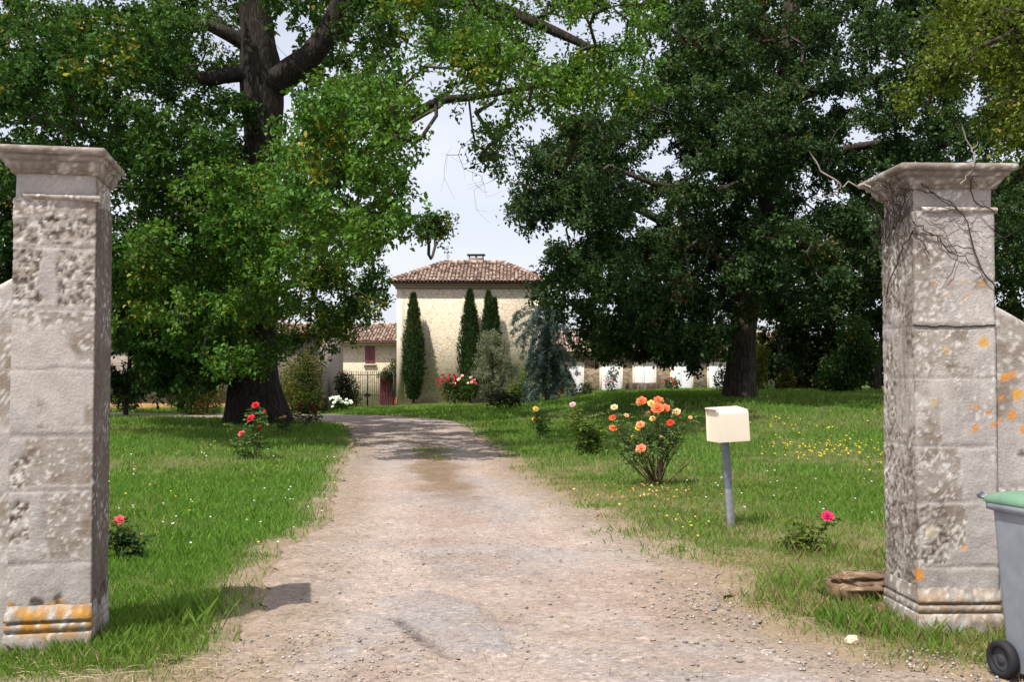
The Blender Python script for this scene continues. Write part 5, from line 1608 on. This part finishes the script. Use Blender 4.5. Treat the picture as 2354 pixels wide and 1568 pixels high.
RED, CRI, PNK, ORA, PEA, YLW, LPK = (0.66, 0.014, 0.03), (0.58, 0.012, 0.09), (0.80, 0.10, 0.16), (0.86, 0.19, 0.075), (0.88, 0.46, 0.22), (0.88, 0.55, 0.06), (0.85, 0.35, 0.50)
rg = "roses lining the drive"
rose("tall red rose with four blooms on the left lawn before the oak's roots", 588, 1056,
     [(587, 931, 0.1, (11, RED)), (576, 961, -.1, (12, RED, (0.9, .05, .07))), (597, 983, 0, (8, (0.8, .02, .05))), (555, 997, -.1, (10, PNK)), (540, 1020, 0, None), (598, 1005, .1, (5, (0.5, .02, .04))), (560, 1035, 0, None), (608, 945, 0, (4, (0.6, .02, .03))), (535, 975, 0.1, None)], (RL, RL2), 11, 0.05, 12, rg)
rose("low rose with one pink red bloom peeping out beside the left pillar", 282, 1288,
     [(275, 1196, 0, (15, (0.85, .04, .11), (0.9, .15, .22))), (325, 1228, 0, (4, (0.4, .25, .14))), (300, 1215, .1, None), (262, 1220, 0, None), (310, 1245, -.05, None), (285, 1235, 0, None)], ((0.04, 0.075, 0.024), RL), 12, 0.035, 12, rg, 0.005)
rose("tiny orange rose at the foot of the big left oak", 655, 1000,
     [(646, 961, 0, (5, ORA, PEA)), (654, 958, 0, (5, PEA)), (638, 975, 0, None), (668, 972, 0, None)], ((0.05, 0.10, 0.03), RL), 13, 0.05, 8, rg)
rose("shaded crimson and orange rose in front of the dark stone trough", 705, 985,
     [(690, 932, 0, (7, (0.35, .01, .06))), (715, 935, 0, (8, (0.3, .008, .06))), (684, 948, 0, (7, PEA)), (725, 945, 0, (6, (0.3, .01, .05))), (700, 950, 0, None), (735, 950, 0, None), (672, 955, 0, None)], ((0.035, 0.065, 0.02), RL), 14, 0.055, 12, rg)
rose("small yellow rose standing nearest the drive's bend on the right lawn", 1243, 1008,
     [(1232, 940, 0, (9, YLW, (0.9, .7, .25))), (1228, 963, 0, (7, YLW)), (1262, 965, 0, None), (1255, 985, 0, None), (1235, 975, 0, None), (1248, 950, 0, None)], ((0.045, 0.085, 0.035), RL), 15, 0.05, 11, rg)
rose("leafy rose with one pale pink bloom between the yellow and orange roses", 1350, 1047,
     [(1316, 930, 0, (9, LPK, (0.9, .6, .7))), (1310, 945, 0, None), (1330, 950, .1, None), (1350, 955, 0, None), (1370, 975, .1, None), (1375, 1000, 0, None), (1335, 990, -.1, None), (1365, 1015, 0, (4, YLW)), (1340, 1020, 0, None), (1388, 985, 0, None), (1345, 970, -.2, None)], ((0.075, 0.125, 0.022), (0.14, 0.19, 0.035)), 16, 0.055, 13, rg, 0.007, ltop=0.25)
rose("big orange rose with many peach and coral blooms beside the letterbox", 1512, 1118,
     [(1474, 922, 0, (15, ORA)), (1498, 928, .05, (13, YLW, (0.92, .7, .3))), (1514, 920, .05, (14, ORA)), (1512, 938, -.1, (19, ORA)), (1527, 939, 0, (16, ORA)), (1412, 936, 0, (10, PEA, (0.9, .75, .45))), (1408, 960, 0, (10, ORA)), (1409, 984, -.05, (11, ORA)), (1472, 976, -.1, (12, ORA, PEA)), (1466, 985, -.1, (8, YLW)), (1501, 962, -.1, (10, YLW, (0.9, .6, .3))), (1555, 947, 0, (12, PEA, (0.92, .7, .4))), (1560, 955, 0, (7, ORA)), (1541, 972, -.1, (11, (0.85, .05, .03))), (1587, 960, 0, (6, PEA)), (1440, 955, 0.1, (7, PEA)), (1455, 1005, 0, (6, YLW)), (1520, 1005, -.1, (6, PEA)), (1490, 950, .1, (7, PEA)), (1425, 1000, .1, (5, PEA)), (1548, 1000, .1, (6, ORA)), (1473, 1031, -.2, (15, PEA, (0.9, .18, .12))),
      (1540, 930, .1, None), (1560, 1000, .1, None), (1575, 985, 0, None), (1440, 1000, .15, None), (1425, 1010, 0, None), (1490, 1000, .1, None), (1520, 990, .15, None), (1530, 1015, -.1, None), (1400, 1010, .1, None), (1600, 1050, 0, None), (1450, 1040, .1, None), (1545, 920, .1, None)], ((0.08, 0.14, 0.055), (0.13, 0.21, 0.07)), 17, 0.04, 6, rg, 0.009, ltop=0.45)
rose("low rose with a single crimson bloom on the grass near the right pillar", 1850, 1270,
     [(1903, 1187, -.05, (17, CRI, (0.75, .04, .18))), (1820, 1215, 0, None), (1845, 1185, .05, None), (1870, 1195, 0, None), (1835, 1235, 0, None), (1860, 1225, .1, None), (1810, 1235, 0, None)], ((0.06, 0.10, 0.024), (0.11, 0.16, 0.03)), 18, 0.034, 9, rg, 0.006)
b = at(1165, 945, 40); b[2] = tz(b[0], 40)
rose("dark flowerless rose on the mound beneath the olive tree", 0, 0,
     [(1135, 905, 0, None), (1150, 900, 0, None), (1165, 895, 0, None), (1180, 905, 0, None), (1190, 915, 0, None), (1125, 920, 0, None), (1170, 915, -.3, None)], ((0.025, 0.045, 0.02), (0.04, 0.07, 0.026)), 19, 0.10, 13, rg, 0.014, loc=b)
# fallen petals under the orange rose
FP = MB()
g = np.random.default_rng(6)
c0 = gp(1505, 1135)
for k in range(130):
    x, y = g.normal(c0[0] - 0.12, 0.42), g.normal(c0[1] - 0.1, 0.62)
    if inpoly(np.array([x]), np.array([y]), DPOLY)[0] and g.random() < 0.7: continue
    s, a = g.uniform(0.012, 0.026), g.uniform(0, 6.28)
    dx, dy = np.array([math.cos(a), math.sin(a), g.uniform(-.3, .5)]) * s, np.array([-math.sin(a), math.cos(a), g.uniform(-.3, .5)]) * s * 0.8
    p = np.array([x, y, tz(x, y) + g.uniform(0.02, 0.06)])
    FP.add([p - dx, p - dy + [0, 0, s * .3], p + dx, p + dy + [0, 0, s * .3]], [[0, 1, 2, 3]], np.array([(0.85, 0.5, 0.2), (0.9, 0.62, 0.3), (0.8, 0.3, 0.12)][g.integers(3)]))
tag(FP.build("fallen_petals", M_PETAL), kind="stuff")

# rose bush by the house, white flowers, shrubs
def on(px, d):
    x = cx(px, d)
    return np.array([x, d, tz(x, d)])
g = np.random.default_rng(9)
def scatter(n, c, r, cols, rad):
    out = []
    for k in range(n):
        v = unit(g.normal(0, 1, 3)); v[1] = -abs(v[1]); v[2] = abs(v[2]) * 0.9 + 0.05 if g.random() < 0.8 else v[2]
        out.append((np.array(c) + v * np.array(r), rad * g.uniform(0.75, 1.25), cols[g.integers(len(cols))]))
    return out
bush("rose_bush", "broad rose bush with clusters of red, pink and white blooms against the square house", "rose bush", on(1050, 53), [(0, 0, 0.7, 0.85, 0.6, 0.6), (0.45, 0, 0.85, 0.6, 0.5, 0.65), (-0.35, -0.1, 1.05, 0.45, 0.4, 0.4)], 2600, 0.11, 0.075, ((0.04, 0.08, 0.022), (0.075, 0.13, 0.03)), 31,
     [(q[0], q[1], q[2]) for q in scatter(26, (-0.45, -0.1, 1.0), (0.62, 0.5, 0.62), [(0.30, .006, .015), (0.38, .008, .02), (0.34, .007, .025)], 0.075) + scatter(14, (0.45, -0.1, 1.0), (0.62, 0.5, 0.55), [(0.85, .45, .42), (0.75, .1, .13), (0.88, .72, .62)], 0.075)], 10)
bush("white_flower_bush", "low bush crowded with white blooms beside the dark stone trough", "flower bush", on(778, 45), [(-0.2, 0, 0.25, 0.55, 0.4, 0.3), (0.25, -0.1, 0.18, 0.5, 0.4, 0.25)], 1100, 0.10, 0.07, ((0.05, 0.10, 0.03), (0.09, 0.15, 0.04)), 32,
     [(q[0], q[1], q[2]) for q in scatter(28, (0.0, -0.12, 0.26), (0.62, 0.4, 0.36), [(0.85, .87, .84), (0.8, .83, .8)], 0.075)], 6)
bush("shrub", "dark round shrub against the iron gate's left leaf", "shrub", on(800, 50), [(0, 0, 0.9, 0.55, 0.5, 0.85), (-0.25, 0, 1.2, 0.45, 0.4, 0.55), (0.15, 0, 0.45, 0.5, 0.45, 0.5)], 3000, 0.10, 0.06, ((0.028, 0.05, 0.02), (0.05, 0.075, 0.028)), 33)
bush("golden_shrub", "golden tinged feathery shrub left of the big oak's trunk", "shrub", on(440, 40), [(0, 0, 1.0, 1.0, 0.8, 1.0), (-0.5, 0, 1.7, 0.8, 0.6, 0.9), (0.5, -0.2, 0.9, 0.9, 0.6, 1.0)], 8200, 0.13, 0.045, ((0.055, 0.078, 0.020), (0.14, 0.125, 0.024)), 34, stems=14, up=0.3)
bush("golden_shrub", "yellow green feathery shrub right of the big oak's trunk", "shrub", on(690, 42), [(0, 0, 1.2, 0.85, 0.7, 1.2), (0.4, 0, 1.9, 0.6, 0.5, 0.8), (0.2, -0.2, 0.6, 0.9, 0.6, 0.6)], 7000, 0.13, 0.045, ((0.06, 0.09, 0.020), (0.15, 0.155, 0.028)), 35, stems=14, up=0.3)
bush("shrub", "dull green shrub against the rendered house near the left pillar", "shrub", on(275, 43), [(0, 0, 0.9, 0.8, 0.6, 0.7), (0.4, 0, 0.6, 0.6, 0.5, 0.6)], 2600, 0.11, 0.07, ((0.04, 0.07, 0.026), (0.075, 0.12, 0.034)), 36)
bush("green_shrub", "fresh yellow green shrub between the olive and the blue cedar", "shrub", on(1200, 51), [(0, 0, 0.7, 0.55, 0.5, 0.8), (0.3, 0, 1.2, 0.4, 0.4, 0.7), (-0.3, 0, 0.5, 0.5, 0.4, 0.5)], 3000, 0.11, 0.055, ((0.08, 0.12, 0.022), (0.15, 0.185, 0.035)), 37)
bush("laurel_thicket", "glossy mid green laurel thicket at the edge of the dark wood", "shrub", on(1945, 40), [(0, 0, 0.9, 0.9, 0.7, 0.9), (0.6, 0, 1.5, 0.7, 0.6, 0.8), (-0.5, 0, 0.5, 0.7, 0.5, 0.5), (0.4, 0.2, 2.4, 0.6, 0.5, 0.6)], 5200, 0.16, 0.08, ((0.035, 0.075, 0.026), (0.075, 0.135, 0.04)), 38, stems=12)
bush("shrub", "yellowish shrub glimpsed in the dark wood right of the dark oak", "shrub", on(1738, 44), [(0, 0, 0.7, 0.4, 0.4, 0.8), (0.2, 0, 1.4, 0.35, 0.3, 0.6)], 1400, 0.13, 0.07, ((0.09, 0.115, 0.02), (0.18, 0.175, 0.03)), 39)
bush("shrub", "olive toned small shrub deep in the wood beside a bare trunk", "shrub", on(1790, 45), [(0.35, 0, 0.5, 0.4, 0.4, 0.5)], 900, 0.13, 0.07, ((0.07, 0.085, 0.02), (0.14, 0.13, 0.03)), 40)
for px, s, lab, fc in ((1405, 41, "slim rose bush standing before the barn's second white door", (0.8, .3, .35)), (1655, 42, "wispy dark rose bush before the barn's last white door by the oak trunk", None), (1545, 43, "small rose bush with a red bloom before the barn's stone pier", (0.75, .03, .03)), (1345, 44, "small yellow green rose bush before the barn's first stone pier", None)):
    p = on(px, 46 if px < 1600 else 39)
    g = np.random.default_rng(s)
    bush("rose_bush", lab, "rose bush", p, [(0, 0, 0.45, 0.28, 0.25, 0.42), (0.1, 0, 0.85, 0.2, 0.2, 0.3)] if px in (1405, 1655) else [(0, 0, 0.28, 0.35, 0.3, 0.28)], 420, 0.10, 0.06, ((0.035, 0.06, 0.026), (0.07, 0.11, 0.035)), s,
         [(np.array([g.normal(0, 0.2), -0.22, g.uniform(0.3, 0.6)]), 0.06, fc) for k in range(4)] if fc else (), 6, "roses before the barn")
p = np.array([cx(888, 65.6), 65.6, tz(cx(888, 65.6), 65.6)])
iv = bush("ivy", "green ivy hanging over the wine red door behind the iron gate", "ivy", p, [(0.25, 0, 2.3, 0.55, 0.22, 0.4), (0.0, 0, 2.05, 0.65, 0.22, 0.25), (0.5, 0, 2.75, 0.25, 0.2, 0.4), (0.62, 0, 1.4, 0.14, 0.15, 0.8)], 1500, 0.10, 0.075, ((0.045, 0.08, 0.024), (0.085, 0.13, 0.034)), 45, stems=6)

# olive tree: fine silver foliage
g = np.random.default_rng(12)
def oc(pos): return leaf_cols(pos, (0.19, 0.21, 0.14), (0.27, 0.285, 0.20), np.random.default_rng(3), 0.25, 0.0, 5, 0.5)
b = on(1130, 47)
m1 = blob_tips([(1095, 770), (1125, 745), (1160, 775), (1190, 840), (1195, 880), (1165, 900), (1120, 895), (1092, 860)], 46.3, 48, 26, 0.38, 14, g, 0.9)
tree("olive_tree", "grey green olive tree with fine foliage in front of the square house", b,
     [(b[0], 47, b[2] - 0.2, 0.11), (b[0] + 0.03, 47, b[2] + 0.5, 0.09), (b[0] + 0.1, 47, b[2] + 1.3, 0.07), (b[0] + 0.0, 47, b[2] + 2.4, 0.03)],
     [[(b[0] + .02, 47, b[2] + .3, .06), (b[0] + .4, 47.2, b[2] + .9, .05), (b[0] + .8, 47.3, b[2] + 1.5, .02)], [(b[0], 47, b[2] + .4, .06), (b[0] - .3, 46.8, b[2] + 1.0, .05), (b[0] - .45, 46.8, b[2] + 1.8, .02)]],
     [(m1, 26, 0.10, 0.03, oc)], M_BARK2, 71, None, 0.2, (), 0.005, cat="olive tree")

# weeping blue cedar
def cedar():
    g = np.random.default_rng(44)
    b = on(1258, 44)
    root = empty("blue_cedar", b, "weeping blue grey cedar with drooping needle branches near the barn", "cedar")
    tr, lv = MB(), MB()
    H = at(1255, 700, 44)[2] - b[2]
    trunk_p = np.array([(0, 0, -0.2), (0.05, 0, 1.2), (0.1, 0.05, 2.4), (0.0, 0, H * 0.85), (0.1, 0, H)])
    P = smooth_path(trunk_p, 0.1)
    tr.tube(P, np.linspace(0.13, 0.02, len(P)), 8, (0.10, 0.085, 0.07))
    pos, ax = [], []
    for k in range(84):
        t = g.uniform(0.12, 1.0)
        s = P[int(t * (len(P) - 1))]
        a = g.uniform(0, 2 * np.pi)
        L = g.uniform(0.55, 1.35) * (1.15 - 0.35 * t)
        if k < 4: a, t, L = math.pi + g.uniform(-.5, .5), 0.9, 1.55; s = P[int((0.62 + 0.1 * k) * (len(P) - 1))]
        o = np.array([math.cos(a), math.sin(a), 0])
        drop = g.uniform(0.5, 1.3) * L if k >= 4 else 0.35
        Q = smooth_path(np.array([s, s + o * L * 0.5 + [0, 0, 0.14], s + o * L * 0.85 + [0, 0, -drop * 0.3], s + o * L + [0, 0, -drop]]), 0.06)
        Q[:, 2] = np.maximum(Q[:, 2], 0.06)
        tr.tube(Q, np.linspace(0.02, 0.005, len(Q)), 4, (0.10, 0.09, 0.08))
        for q in Q[3:]:
            for j in range(2):
                side = unit(g.normal(0, 1, 3)) * g.uniform(0, 0.16); side[2] = -abs(side[2]) * 1.4
                n = 12
                pos.append(np.tile(q + side, (n, 1)) + g.normal(0, 0.02, (n, 3)))
                ax.append(unit(g.normal(0, 1, (n, 3))) + np.array([0, 0, -0.35]))
    pos, ax = np.concatenate(pos), np.concatenate(ax)
    c = leaf_cols(pos, (0.10, 0.145, 0.150), (0.17, 0.225, 0.225), g, 0.25, 0.0, 3)
    add_leaves(lv, pos, ax, 0.11, 0.03, c, g, 0.4, 0.1)
    tr.build("trunk", M_TWIG, root, smooth=True)
    lv.build("needles", M_LEAF, root)
cedar()

# dry weed stalk on the drive's left edge
b = gp(822, 1058)
mb = MB()
for tx, ty in ((812, 1022), (826, 1018), (806, 1028)):
    t = at(tx, ty, b[1]) - b
    mb.tube(smooth_path(np.array([(0, 0, -0.02), t * 0.5 + [0.02, 0, 0.03], t]), 0.05), 0.005, 4, (0.42, 0.34, 0.2))
    for k in range(7):
        a = unit(np.array([random.uniform(-1, 1), random.uniform(-1, 1), random.uniform(0, 1)])) * 0.06
        mb.tube([t, t + a], 0.004, 3, (0.5, 0.42, 0.26))
tag(mb.build("dry_weed", M_TWIG, None, loc=b), "dry straw coloured weed on the left edge of the drive", "weed")
